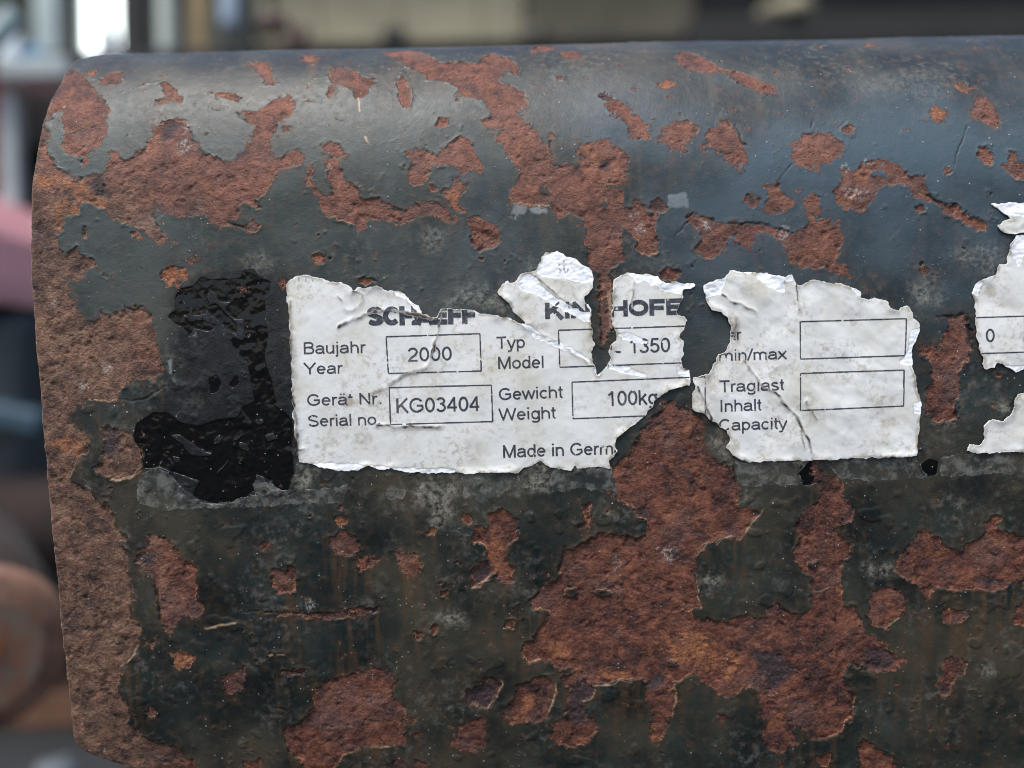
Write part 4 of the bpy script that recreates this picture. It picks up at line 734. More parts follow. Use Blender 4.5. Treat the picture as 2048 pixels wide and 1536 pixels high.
for k in PAPER:
    pf = F_paper[k]
    curl = np.exp(-(pf/1.1)**2)*np.clip(fbm(GU, GS, 4, 2, 261)+.1, 0, 1)*.30
    HP[k] = wav+.14+(wr[k]+(0 if k == 'L' else .2))*(.75+.25*np.clip(-pf/2, 0, 1))+curl-.055*peel_t+peel_t*.05*fbm(GU*.6, GS, .5, 2, 271)+cr_h+.012*fbm(GU, GS, 1.0, 2, 281)
def cells(F, bounds, step):
    a0, a1, b0, b1 = bounds
    us = np.arange(a0, a1, step); ss = np.arange(b0, b1, step)
    U, Sg = np.meshgrid(us, ss, indexing='ij'); return U, Sg, samp(F, U, Sg)
def sheet(name, F, Hf, mat, parent, step=.15, skirt=.11, attrs=None):
    on = np.argwhere(F < 0); (a0, b0), (a1, b1) = on.min(0), on.max(0)
    U, Sg, f = cells(F, (gu[a0]-.6, min(gu[min(a1, NU-1)]+.6, UB-.5), gs[b0]-.6, gs[b1]+.6), step)
    gx, gy = np.gradient(f, step); gl = np.maximum(np.hypot(gx, gy), .35)
    ix = np.arange(U.size).reshape(U.shape); keep = (f[:-1, :-1] < 0) | (f[1:, :-1] < 0) | (f[1:, 1:] < 0) | (f[:-1, 1:] < 0)
    q = np.stack([ix[:-1, :-1], ix[1:, :-1], ix[1:, 1:], ix[:-1, 1:]], -1)[keep]
    o = np.where(f > 0, np.clip(f, 0, step*1.0), 0)
    U2 = U-gx/gl*o; S2 = Sg-gy/gl*o
    h = samp(Hf, U2, S2)
    used, invx = np.unique(q, return_inverse=True); q = invx.reshape(-1, 4)
    u, s, hh = U2.ravel()[used], S2.ravel()[used], h.ravel()[used]
    e = np.concatenate([q[:, [0, 1]], q[:, [1, 2]], q[:, [2, 3]], q[:, [3, 0]]])
    key = np.sort(e, 1); kk = key[:, 0].astype(np.int64)*len(u)+key[:, 1]
    _, first, cnt = np.unique(kk, return_index=True, return_counts=True)
    be = e[first[cnt == 1]]
    n = len(u); bv = np.unique(be); mp = np.full(n, -1); mp[bv] = n+np.arange(len(bv))
    q = np.concatenate([q, np.stack([be[:, 1], be[:, 0], mp[be[:, 0]], mp[be[:, 1]]], -1)])
    uu = np.concatenate([u, u[bv]]); ss = np.concatenate([s, s[bv]]); hh = np.concatenate([hh, hh[bv]-skirt])
    me = raw_mesh(name, place(uu, ss, hh), q)
    for an, fs in (attrs or {}).items():
        attr4(me, an, np.stack([samp(x, uu, ss) for x in fs], -1))
    return link(name, me, mat, parent)

def paper_material():
    N = NT('label_film')
    edge, peel, crack, stain = N.attr('ca')
    n1 = N.noise(1.1, 5, .7); n2 = N.noise(9, 4, .6, off=4); nf = N.noise(.4, 3, .6, off=8)
    c = N.ramp(n2, (.3, (.60, .585, .51)), (.5, (.69, .69, .655)), (.75, (.74, .755, .75)))
    dirt = N.math('MULTIPLY', N.step(n1, .48, .64), N.step(N.noise(8, 4, .6, off=12), .40, .60))
    c = N.mix(N.math('MULTIPLY', dirt, .5), c, (.33, .26, .16))
    c = N.mix(N.math('MULTIPLY', N.step(nf, .66, .74), .4), c, (.30, .26, .20))
    st = N.math('MULTIPLY', stain, N.step(N.noise(1.6, 5, .7, off=15), .30, .62))
    c = N.mix(N.math('MULTIPLY', st, .9), c, N.ramp(n1, (.3, (.20, .135, .075)), (.7, (.42, .35, .25))))
    er = N.math('MULTIPLY', N.step(edge, -.9, -.1), N.step(N.noise(2.4, 4, .6, off=18), .42, .6))
    c = N.mix(N.math('MULTIPLY', er, .8), c, (.29, .24, .155))
    pm = N.step(peel, .06, -.06)
    rim = N.math('MULTIPLY', N.step(edge, -.26, -.12), N.step(N.noise(6, 3, .6, off=22), .46, .56))
    c = N.mix(N.math('MAXIMUM', pm, N.math('MULTIPLY', rim, .35)), c, N.ramp(n1, (.25, (.62, .66, .70)), (.5, (.86, .88, .89)), (.75, (.90, .91, .91))))
    prim = N.math('MULTIPLY', N.step(peel, .3, .06), N.step(peel, -.02, .03))
    c = N.mix(N.math('MULTIPLY', prim, .45), c, (.40, .36, .27))
    c = N.mix(N.math('MINIMUM', crack, 1.0), c, (.06, .04, .022))
    h = N.math('ADD', N.math('MULTIPLY', n1, .5), N.math('MULTIPLY', nf, .3))
    return N.fin(c, N.mix(pm, (.38,)*3, (.7,)*3), N.bump(h, .35, .05))
M_paper = paper_material()
def ink_material():
    N = NT('printing_ink')
    n = N.noise(.5, 4, .7, off=2); m = N.noise(5, 3, .5, off=6)
    c = N.ramp(n, (.35, (.018, .021, .030)), (.58, (.05, .055, .068)), (.70, (.22, .22, .22)))
    return N.fin(N.mix(N.math('MULTIPLY', N.step(m, .55, .75), .3), c, (.22, .22, .22)), .5)
M_ink = ink_material()
def ghost_material():
    N = NT('faded_ink'); n = N.noise(.7, 4, .7, off=2)
    return N.fin(N.ramp(n, (.35, (.30, .31, .33)), (.7, (.50, .51, .52))), .6)
M_ghost = ghost_material()

frag = {}
LBL = {'L': 'large cream label fragment with crossed tears, build year and serial number boxes', 'R': 'wrinkled label fragment with two empty boxes',
       'U': 'label fragment at the frame edge with part of a box', 'T': 'bright white shred of label', 'B': 'small label fragment below the frame-edge piece'}
for k in PAPER:
    frag[k] = sheet('torn_label', F_paper[k], HP[k], M_paper, housing, attrs={'ca': (F_paper[k], F_peel, cr_d, F_stain)})
    frag[k]['label'] = LBL[k]

# ---------------------------------------------------------------- printing: strokes of a plain grotesque, capital height 1
def arc(cx, cy, rx, ry, a0, a1, n=14):
    return [(cx+rx*math.cos(math.radians(a0+(a1-a0)*i/n)), cy+ry*math.sin(math.radians(a0+(a1-a0)*i/n))) for i in range(n+1)]
t, X = .064, .725
def bowl(cx, rx): return arc(cx, X/2, rx, X/2-t, 0, 360, 24)
G = {   # advance, strokes
 'B': (.93, [[(.16, 0), (.16, 1)], [(.16, 1-t), (.52, 1-t)]+arc(.55, .755, .21, .181, 80, -90)+[(.16, .545)], [(.5, .545)]+arc(.56, .305, .25, .241, 90, -90)+[(.16, t)]]),
 'a': (.777, [arc(.38, .50, .26, .161, 165, 20)+[(.63, .45), (.64, .14), (.69, 0)], [(.63, .42), (.4, .39)]+arc(.32, .225, .235, .165, 90, 290)+[(.52, .11), (.63, .24)]]),
 'u': (.777, [[(.13, X), (.13, .28)]+arc(.36, .28, .23, .216, 180, 330)+[(.63, .3)], [(.64, X), (.64, 0)]]),
 'j': (.31, [[(.15, X), (.15, -.1)]+arc(.03, -.1, .12, .12, 0, -90, 6), [(.15, .87), (.15, 1.0)]]),
 'h': (.777, [[(.13, 0), (.13, 1)], [(.13, .42)]+arc(.38, .43, .25, .23, 175, 20)+[(.635, .4), (.635, 0)]]),
 'r': (.465, [[(.13, 0), (.13, X)], [(.13, .4)]+arc(.34, .40, .2, .26, 170, 65)]),
 'Y': (.931, [[(.03, 1), (.465, .44)], [(.9, 1), (.465, .44)], [(.465, .46), (.465, 0)]]),
 'e': (.777, [[(.12, .385), (.66, .385)]+arc(.39, X/2, .27, X/2-t, 4, 320, 22)]),
 'G': (1.086, [arc(.55, .5, .43, .436, 38, 292, 22)+[(.78, .12), (.95, .25), (.95, .45)], [(.56, .47), (1.01, .47)]]),
 'N': (1.008, [[(.16, 0), (.16, 1)], [(.16, .95), (.84, .05)], [(.84, 0), (.84, 1)]]),
 't': (.388, [[(.19, .95), (.19, .2)]+arc(.3, .18, .11, .12, 180, 285, 6), [(.02, X-.06), (.36, X-.06)]]),
 '.': (.388, [[(.19, 0), (.19, .14)]]),
 'S': (.931, [arc(.46, .735, .34, .2, 20, 200, 14)+[(.22, .59), (.46, .51), (.72, .43)]+arc(.47, .27, .345, .206, 30, -165, 16)]),
 'i': (.31, [[(.155, 0), (.155, X)], [(.155, .87), (.155, 1)]]), 'l': (.31, [[(.155, 0), (.155, 1)]]),
 'n': (.777, [[(.13, 0), (.13, X)], [(.13, .42)]+arc(.38, .43, .25, .23, 175, 20)+[(.635, .4), (.635, 0)]]),
 'o': (.777, [bowl(.388, .285)]),
 'K': (.931, [[(.16, 0), (.16, 1)], [(.84, 1), (.18, .36)], [(.38, .58), (.88, 0)]]),
 '0': (.777, [arc(.388, .5, .27, .436, 0, 360, 28)]),
 '1': (.777, [[(.46, 0), (.46, 1)], [(.46, .96), (.33, .82), (.17, .74)]]),
 '2': (.777, [arc(.385, .70, .27, .236, 170, -20, 14)+[(.55, .48), (.24, .25), (.10, .064)], [(.05, t), (.68, t)]]),
 '3': (.777, [arc(.37, .75, .24, .186, 160, -75, 12)+[(.32, .535)], [(.36, .535)]+arc(.375, .29, .27, .226, 75, -165, 16)]),
 '4': (.777, [[(.53, 0), (.53, 1)], [(.53, .95), (.07, .29)], [(.03, .29), (.7, .29)]]),
 '5': (.777, [[(.66, 1-t), (.22, 1-t), (.14, .5)]+arc(.37, .33, .28, .266, 140, -160, 18)]),
 'T': (.853, [[(.43, 0), (.43, 1)], [(.03, 1-t), (.82, 1-t)]]),
 'y': (.698, [[(.04, X), (.36, 0)], [(.66, X), (.36, 0), (.28, -.19), (.06, -.22)]]),
 'p': (.777, [[(.13, -.28), (.13, X)], bowl(.39, .26)]), 'd': (.777, [[(.64, 0), (.64, 1)], bowl(.38, .26)]), 'b': (.777, [[(.13, 0), (.13, 1)], bowl(.39, .26)]),
 'g': (.777, [[(.64, X), (.64, -.05)]+arc(.38, -.06, .26, .165, 0, -160, 10), bowl(.38, .26)]),
 'M': (1.163, [[(.16, 0), (.16, 1)], [(.17, .97), (.58, .03), (.99, .97)], [(1.0, 0), (1.0, 1)]]),
 'w': (1.008, [[(.03, X), (.27, .03), (.5, .68), (.73, .03), (.98, X)]]), 'c': (.698, [arc(.38, X/2, .27, X/2-t, 42, 318, 18)]),
 'W': (1.318, [[(.04, 1), (.34, .04), (.66, .96), (.98, .04), (1.28, 1)]]),
 'k': (.698, [[(.13, 0), (.13, 1)], [(.6, X), (.14, .27)], [(.3, .43), (.64, 0)]]),
 'm': (1.163, [[(.13, 0), (.13, X)], [(.13, .44)]+arc(.355, .44, .225, .22, 175, 15, 9)+[(.58, .4), (.58, 0)], [(.58, .44)]+arc(.805, .44, .225, .22, 175, 15, 9)+[(1.03, .4), (1.03, 0)]]),
 '/': (.388, [[(.0, -.02), (.39, 1.02)]]), 'x': (.698, [[(.04, X), (.66, 0)], [(.64, X), (.02, 0)]]), 's': (.698, [arc(.345, .53, .23, .135, 25, 210, 10)+[(.34, .37)]+arc(.35, .20, .25, .14, 40, -160, 12)]),
 'I': (.388, [[(.19, 0), (.19, 1)]]), 'C': (1.008, [arc(.53, .5, .41, .436, 45, 315, 22)]), 'L': (.777, [[(.14, 0), (.14, 1)], [(.14, t), (.74, t)]]), ' ': (.388, [])}
G['ä'] = (.777, G['a'][1]+[[(.26, .87), (.26, 1)], [(.5, .87), (.5, 1)]])
T = .15  # half-stroke inset of the heavy wide capitals
HV = {
 'S': (1.22, [arc(.61, .70, .42, .16, 25, 215, 12)+[(.6, .5)]+arc(.61, .30, .44, .16, 55, -155, 14)]), 'C': (1.25, [arc(.64, .5, .47, .36, 42, 318, 22)]), 'H': (1.25, [[(.17, 0), (.17, 1)], [(1.07, 0), (1.07, 1)], [(.17, .5), (1.07, .5)]]),
 'A': (1.3, [[(.1, 0), (.65, .96)], [(1.2, 0), (.65, .96)], [(.3, .26), (1.0, .26)]]), 'E': (1.12, [[(.17, 0), (.17, 1)], [(.17, 1-.13), (1.05, 1-.13)], [(.17, .5), (1.0, .5)], [(.17, .13), (1.05, .13)]]),
 'F': (1.08, [[(.17, 0), (.17, 1)], [(.17, 1-.13), (1.02, 1-.13)], [(.17, .47), (.95, .47)]]), 'K': (1.25, [[(.17, 0), (.17, 1)], [(1.1, 1.02), (.22, .36)], [(.5, .6), (1.15, -.02)]]), 'I': (.42, [[(.2, 0), (.2, 1)]]),
 'N': (1.28, [[(.17, 0), (.17, 1)], [(.2, .95), (1.08, .05)], [(1.1, 0), (1.1, 1)]]), 'O': (1.35, [arc(.67, .5, .5, .36, 0, 360, 28)]), 'R': (1.25, [[(.17, 0), (.17, 1)], [(.17, .87), (.75, .87)]+arc(.8, .64, .22, .22, 80, -80, 8)+[(.17, .42)], [(.7, .42), (1.1, 0)]])}
def ink_mesh(strokes, hw, org, ax, ay, key, mat, wear, step=.06, clear_peel=False):
    """strokes: polylines in local mm; the ink is kept only where the label still has its printed film"""
    pts = np.concatenate([np.array(s) for s in strokes]); lo = pts.min(0)-hw-step; hi = pts.max(0)+hw+step
    xs = np.arange(lo[0], hi[0], step); ys = np.arange(lo[1], hi[1], step)
    cx, cy = np.meshgrid(xs, ys, indexing='ij'); on = np.zeros(cx.shape, bool)
    for s in strokes:
        closed = math.dist(s[0], s[-1]) < 1e-6; m = len(s)-1
        for i in range(m):
            (x0, y0), (x1, y1) = s[i], s[i+1]; ex, ey = x1-x0, y1-y0; l = math.hypot(ex, ey)
            if l < 1e-6: continue
            sel = np.s_[max(0, int((min(x0, x1)-hw-lo[0])/step)):int((max(x0, x1)+hw-lo[0])/step)+2, max(0, int((min(y0, y1)-hw-lo[1])/step)):int((max(y0, y1)+hw-lo[1])/step)+2]
            a = ((cx[sel]-x0)*ex+(cy[sel]-y0)*ey)/l; d = np.abs((cx[sel]-x0)*ey-(cy[sel]-y0)*ex)/l
            c0 = -.0 if (i == 0 and not closed) else -hw*.7; c1 = l if (i == m-1 and not closed) else l+hw*.7
            body = (a >= c0) & (a <= c1) & (np.where(a < 0, np.hypot(a, d), np.where(a > l, np.hypot(a-l, d), d)) <= hw)
            on[sel] |= body
    u = org[0]+cx*ax[0]+cy*ay[0]; s_ = org[1]+cx*ax[1]+cy*ay[1]
    F = F_paper[key]
    on &= samp(F, u, s_) < -.12
    on &= (u < UB-2) & (u > UA+2)
    pk = samp(F_peel, u, s_)
    on &= (pk > .05) | (fbm(u, s_, .9, 3, 301) > (.55 if clear_peel else .25))
    st = samp(F_stain, u, s_); ck = samp(cr_d, u, s_)
    on &= (fbm(u, s_, 1.3, 4, 311, .65) < wear-st*.9) & (ck < .45)
    if not on.any(): return None
    i, j = np.nonzero(on); vi = np.stack([i*(len(ys)+1)+j, (i+1)*(len(ys)+1)+j, (i+1)*(len(ys)+1)+j+1, i*(len(ys)+1)+j+1], -1)
    used, q = np.unique(vi, return_inverse=True); q = q.reshape(-1, 4)
    gx = lo[0]+(used//(len(ys)+1)-.5)*step; gy = lo[1]+(used % (len(ys)+1)-.5)*step
    uu = org[0]+gx*ax[0]+gy*ay[0]; ss = org[1]+gx*ax[1]+gy*ay[1]
    return raw_mesh('ink', place(uu, ss, samp(HP[key], uu, ss)+.022), q)
for (txt, a, b, cap, key, style) in TEXTS:
    font = HV if style == 1 else G
    adv = sum(font[c][0] for c in txt)-(.1 if style == 1 else .12)
    L_ = math.dist(a, b); ax = ((b[0]-a[0])/L_, (b[1]-a[1])/L_); ay = (-ax[1], ax[0]); kx = L_/(adv); x = -.06*kx; st = []
    for c in txt:
        g = font[c]
        for s in g[1]: st.append([(x+px*kx, py*cap) for px, py in s])
        x += g[0]*kx
    hw = cap*(.14 if style == 1 else .074)
    me = ink_mesh(st, hw, a, ax, ay, key, M_ghost if style == 2 else M_ink, {0: .80, 1: .82, 2: .6}[style], clear_peel=(style == 1))
    if me:
        o = link('lettering', me, M_ghost if style == 2 else M_ink, frag[key])
for (s, keys) in BOXES:
    p = poly(s)
    for key in keys:
        pl = [[tuple(p[i]-p[0]), tuple(p[(i+1) % 4]-p[0])] for i in range(4)]
        me = ink_mesh(pl, .135, p[0], (1, 0), (0, 1), key, M_ink, .85)
        if me: link('printed_box', me, M_ink, frag[key])

# ---------------------------------------------------------------- clear adhesive film left under the label
def film_material():
    N = NT('adhesive_film')
    edge, _a, _b, _c = N.attr('ca')
    n = N.noise(2.6, 5, .65); m = N.noise(.7, 4, .7, off=5)
    f = N.math('ADD', N.math('MULTIPLY', N.step(n, .42, .62),   .28), .05)
    f = N.math('ADD', f, N.math('MULTIPLY', N.step(edge, -.3, -.05), N.math('MULTIPLY', N.step(m, .45, .6), .22)))
    f = N.math('ADD', f, N.math('MULTIPLY', N.step(m, .60, .75), .12), clamp=True)
    N.b.inputs['Roughness'].default_value = .22
    N.L(N.ramp(n, (.3, (.25, .28, .30)), (.7, (.36, .35, .29))), N.b.inputs['Base Color'])
    N.L(N.bump(n, .4, .1), N.b.inputs['Normal'])
    tr = N.n('BsdfTransparent'); tr.inputs[0].default_value = (.93, .93, .91, 1); mx = N.n('MixShader')
    N.L(f, mx.inputs[0]); N.L(tr.outputs[0], mx.inputs[1]); N.L(N.b.outputs[0], mx.inputs[2]); N.L(mx.outputs[0], N.out.inputs[0])
    return N.m
M_film = film_material()
for F in F_film:
    o = sheet('adhesive_film', np.maximum(F, -F_allpaper-.3), np.maximum(H, wav)+.03+.02*fbm(GU, GS, 3, 2, 321), M_film, housing, step=.2, skirt=.006, attrs={'ca': (F, F, F, F)})

# ---------------------------------------------------------------- what stands behind, out of focus
def simple(name, c, rough=.6, var=.35, mm=60, metal=0, bump=.0):
    N = NT(name); n = N.noise(mm, 5, .6)
    lo = tuple(x*(1-var) for x in c); hi = tuple(min(1, x*(1+var)) for x in c)
    return N.fin(N.ramp(n, (.3, lo), (.7, hi)), rough, metal=metal)
def box_bm(bm, c, d, rot=None, bev=0):
    r = bmesh.ops.create_cube(bm, size=1); vs = r['verts']
    bmesh.ops.scale(bm, vec=d, verts=vs)
    if bev: 
        es = list({e for v in vs for e in v.link_edges}); g = bmesh.ops.bevel(bm, geom=es, offset=bev, segments=2, affect='EDGES', profile=.5); vs = list({v for f in g['faces'] for v in f.verts} | {v for v in vs if v.is_valid})
    if rot is not None: bmesh.ops.rotate(bm, cent=(0, 0, 0), matrix=rot, verts=vs)
    bmesh.ops.translate(bm, vec=c, verts=vs)
def lathe_bm(bm, prof, c=(0, 0, 0), rot=None, seg=40):
    rings = []
    for r, z in prof:
        rings.append([bm.verts.new((r*math.cos(2*math.pi*i/seg), r*math.sin(2*math.pi*i/seg), z)) for i in range(seg)])
    for A, B in zip(rings[:-1], rings[1:]):
        for i in range(seg): bm.faces.new((A[i], A[(i+1) % seg], B[(i+1) % seg], B[i]))
    bm.faces.new(rings[0][::-1]); bm.faces.new(rings[-1])
    vs = [v for R in rings for v in R]
    if rot is not None: bmesh.ops.rotate(bm, cent=(0, 0, 0), matrix=rot, verts=vs)
    bmesh.ops.translate(bm, vec=c, verts=vs)
def bobj(name, fill, mat, parent=None, smooth=False):
    bm = bmesh.new(); fill(bm); bmesh.ops.recalc_face_normals(bm, faces=bm.faces); me = bpy.data.meshes.new(name); bm.to_mesh(me); bm.free()
    for p in me.polygons: p.use_smooth = smooth
    return link(name, me, mat, parent)
Rz = lambda a: Matrix.Rotation(math.radians(a), 3, 'Z'); Rx = lambda a: Matrix.Rotation(math.radians(a), 3, 'X'); Ry = lambda a: Matrix.Rotation(math.radians(a), 3, 'Y')
tag(bobj('ground', lambda bm: box_bm(bm, (0, 20, -.05), (120, 120, .1)), simple('yard_ground', (.012, .0145, .016), .8, .5, 140)), kind='structure')
M_green = simple('green_board', (.055, .058, .040), .7, .5, 150)
M_beige = simple('beige_board', (.28, .25, .16), .7, .2, 300)
M_black = simple('black_timber', (.010, .010, .009), .8, .3, 200)
M_grey = simple('grey_paint', (.34, .41, .40), .6, .12, 100)
M_teal = simple('bench_paint', (.27, .33, .33), .5, .2, 60)
# shed behind: board wall, dark door, roof over it
shed = empty('shed', (0, 4.04, 0)); tag(shed, 'open-fronted shed of beige and dark boards with a roof, far behind', 'shed')
def planks(bm, x0, x1, z0, z1, y, wd):
    x = x0
    while x < x1-.01:
        b = min(x+wd, x1); box_bm(bm, ((x+b)/2, y+random.uniform(-.006, .006), (z0+z1)/2), (b-x-.008, .03, z1-z0)); x = b
random.seed(4)
bobj('board_wall', lambda bm: planks(bm, -1.35, .10, 0, 2.75, 0, .41), M_beige, shed)
bobj('olive_wall', lambda bm: planks(bm, .11, .97, 0, 2.75, 0, .43), simple('olive_board', (.080, .070, .040), .7, .25, 300), shed)
bobj('side_wall', lambda bm: (planks(bm, -7, -2.16, 0, 2.75, 0, .3), planks(bm, -1.92, -1.36, 0, 2.75, 0, .28), box_bm(bm, (-2.04, 0, 1.0), (.23, .03, 2.0))), M_green, shed)
bobj('dark_door', lambda bm: planks(bm, .98, 7, 0, 2.75, .05, .5), M_black, shed)
bobj('roof', lambda bm: box_bm(bm, (0, 1.96, 2.83), (14, 4.4, .06), None), M_black, shed)
def lit():
    N = NT('daylit_pane'); N.b.inputs['Emission Color'].default_value = (.93, 1, .98, 1); N.b.inputs['Emission Strength'].default_value = 2.2; return N.fin((.8, .85, .85), .3)
wf = bobj('window', lambda bm: [box_bm(bm, (x, 0, 2.4), (.02, .05, .72)) for x in (-2.145, -1.945)], M_grey, shed)
bobj('pane', lambda bm: box_bm(bm, (-2.045, .0, 2.40), (.17, .012, .66)), lit(), wf)
# uprights leaning and hanging along the shed
def upright(name, x, y, z1, wd, mat, label, cat, tilt=0, dp=.05):
    o = bobj(name, lambda bm: box_bm(bm, (0, 0, z1/2), (wd, dp, z1), None, .006), mat); o.location = (x, y, 0); o.rotation_euler = (0, math.radians(tilt), 0); return tag(o, label, cat)
upright('steel_post', -1.66, 2.84, 2.6, .085, M_grey, 'pale grey square post left of the bright window', 'post')
upright('dark_board', -.98, 2.03, 2.2, .066, M_black, 'black board standing left of the pale grey pipe', 'board')
pp = bobj('grey_pipe', lambda bm: lathe_bm(bm, [(.024, 0), (.024, 2.2)]), simple('dull_green_grey', (.27, .32, .29), .6, .2, 60), smooth=True); pp.location = (-.99, 2.25, 0); tag(pp, 'pale grey upright pipe beside the tan batten', 'pipe')
upright('wooden_batten', -.886, 2.13, 2.1, .05, simple('tan_wood', (.25, .18, .085), .7, .2, 50), 'tan wooden batten leaning beside the pale grey pipe', 'batten', 1.5, .03)
upright('green_board', -.80, 2.34, 2.3, .08, simple('dark_green_wood', (.022, .03, .024), .7, .3, 80), 'dark green board right of the tan batten', 'board')
def bottle(bm): lathe_bm(bm, [(.012, -.046), (.021, -.04), (.023, -.03), (.023, .12), (.010, .15), (.010, .19)])
b = bobj('hanging_bottle', bottle, simple('blue_grey_plastic', (.30, .36, .43), .3, .1, 40), smooth=True); b.location = (-.666, 1.835, 1.318); tag(b, 'blue-grey bottle hanging above the plate edge before the dark boards', 'bottle')
hook = bobj('cord', lambda bm: lathe_bm(bm, [(.003, .19), (.003, .9)], seg=8), M_black, b)
mal = empty('hanging_mallet', (-.844, 2.83, 1.72)); tag(mal, 'dark red-brown mallet hanging on the beige boards', 'mallet')
bobj('head', lambda bm: lathe_bm(bm, [(.032, -.055), (.038, -.045), (.038, .045), (.032, .055)], rot=Ry(80)), simple('brown_rubber', (.055, .028, .024), .7, .2, 30), mal, True)
bobj('handle', lambda bm: lathe_bm(bm, [(.012, .03), (.015, .35)], seg=12), M_black, mal, True)
j = bobj('pale_jar', lambda bm: lathe_bm(bm, [(.018, 0), (.022, .004), (.022, .06), (.014, .075), (.014, .095)]), simple('jar_glaze', (.32, .40, .37), .3, .1, 20), smooth=True); j.location = (-.915, 1.735, 1.165); tag(j, 'pale green-grey jar just above the plate top edge', 'jar')
shelf = bobj('narrow_shelf', lambda bm: box_bm(bm, (-.86, 1.72, 1.135), (.5, .16, .03), None, .004), M_black); tag(shelf, 'narrow dark shelf carrying the pale jar and a white bead', 'shelf')
k = bobj('highlight_bead', lambda bm: lathe_bm(bm, [(.006, 0), (.012, .003), (.014, .012), (.009, .022)]), simple('bead_highlight', (.85, .88, .9), .15, .05, 20), smooth=True); k.location = (-.868, 1.66, 1.150); tag(k, 'small white bead added for a highlight on the narrow dark shelf', 'bead')  # bead put in to stand for a small white highlight
# bench at the left with small things on it
bench = empty('workbench', (-.95, 1.34, 0)); tag(bench, 'grey-green steel workbench behind the rusty left corner', 'workbench')
bobj('top', lambda bm: box_bm(bm, (-.17, .06, .938), (.80, .42, .034), None, .004), M_teal, bench)
for x, y in ((.107, -.1), (.18, .22), (-.55, -.1), (-.55, .22)): bobj('leg', lambda bm: box_bm(bm, (x, y, .4605), (.028, .028, .921), None, .003), M_teal, bench)
bobj('back_panel', lambda bm: box_bm(bm, (-.2, .25, .5), (.85, .02, .9)), M_black, bench)
c = bobj('highlight_cup', lambda bm: lathe_bm(bm, [(.011, 0), (.0145, .003), (.0165, .06), (.015, .06), (.012, .006)]), simple('highlight_white', (.88, .92, .93), .2, .04, 20), smooth=True); c.location = (-.845, 1.24, .955); tag(c, 'small white cup added for a blurred highlight on the workbench', 'cup')  # added cup, its white stands for an out-of-focus highlight
c = bobj('green_tin', lambda bm: lathe_bm(bm, [(.024, 0), (.025, .002), (.025, .04), (.024, .042)]), simple('green_enamel', (.02, .25, .14), .4, .1, 20), smooth=True); c.location = (-.912, 1.28, .955); tag(c, 'green tin at the frame edge beside the white cup', 'tin')
def cloth(bm):
    g = [[bm.verts.new((.034*(i/9-.5)*2+.004*math.sin(3*jj), .03*(jj/9-.5)*2, .008+.045*max(0, 1-((i/4.5-1)**2+(jj/4.5-1)**2))+.006*math.sin(i*1.7+jj))) for jj in range(10)] for i in range(10)]
    for i in range(9):
        for jj in range(9): bm.faces.new((g[i][jj], g[i+1][jj], g[i+1][jj+1], g[i][jj+1]))
    bmesh.ops.solidify(bm, geom=bm.faces[:], thickness=.004)
c = bobj('blue_cloth', cloth, simple('blue_cotton', (.17, .32, .47), .8, .2, 20), smooth=True); c.location = (-.822, 1.27, .955); tag(c, 'crumpled pale blue cloth on the workbench beside the white cup', 'cloth')
c = bobj('dark_can', lambda bm: lathe_bm(bm, [(.011, 0), (.012, .002), (.012, .03), (.010, .034)]), simple('dark_blue_paint', (.03, .045, .06), .4, .2, 20), smooth=True); c.location = (-.79, 1.27, .955); tag(c, 'short dark blue can right of the blue cloth', 'can')
c = bobj('red_funnel', lambda bm: lathe_bm(bm, [(.008, 0), (.01, .05), (.035, .11), (.036, .115)]), simple('red_plastic', (.45, .10, .10), .35, .1, 20), smooth=True); c.location = (-1.0, 1.44, 1.014); tag(c, 'red plastic funnel behind the white cup', 'funnel')
c = bobj('tin_box', lambda bm: box_bm(bm, (0, 0, .03), (.13, .09, .056), None, .005), simple('dark_tin', (.06, .06, .062), .5, .2, 20)); c.location = (-.98, 1.43, .956); tag(c, 'dark tin box holding up the red funnel', 'box')
# red machine left of the plate
red = empty('red_machine', (-.62, .86, 0)); tag(red, 'pinkish red machine with a rounded hood left of the plate', 'machine')
M_red = simple('sunlit_red', (.70, .33, .34), .35, .12, 80)  # red paint lightened to pink, sunlit sheen put into the colour
def hood(bm):
    pr = [(-.28, .50), (-.28, .68), (-.06, .66), (.0, .635), (.035, .585), (.045, .53), (.045, .505)]
    A = [bm.verts.new((x, -.12, z)) for x, z in pr]; B = [bm.verts.new((x, .35, z)) for x, z in pr]; n = len(pr)
    bm.faces.new(A); bm.faces.new(B[::-1])
    for i in range(n): bm.faces.new((A[i], B[i], B[(i+1) % n], A[(i+1) % n]))
bobj('hood', hood, M_red, red)
bobj('lower_housing', lambda bm: box_bm(bm, (-.12, .13, .30), (.34, .40, .40), None, .02), simple('blue_black', (.022, .032, .036), .5, .3, 60), red)
bobj('guard_pipe', lambda bm: lathe_bm(bm, [(.012, -.16), (.012, .16)], (-.01, -.14, .69), Ry(42)), simple('grey_green_pipe', (.20, .27, .27), .4, .15, 60), red, True)
bobj('stripe_panel', lambda bm: box_bm(bm, (-.13, .1, .80), (.06, .1, .26), None, .01), simple('bright_red', (.42, .06, .055), .4, .15, 60), red)
bobj('axle_beam', lambda bm: lathe_bm(bm, [(.055, -.2), (.06, -.19), (.06, .19), (.055, .2)], (-.02, -.06, .25), Ry(90)), simple('brown_iron', (.022, .013, .011), 1.0, .3, 40), red, True)
bobj('blue_rail', lambda bm: box_bm(bm, (-.02, -.10, .395), (.24, .03, .028), Ry(14), .006), simple('blue_rail', (.035, .065, .09), .35, .2, 50), red)
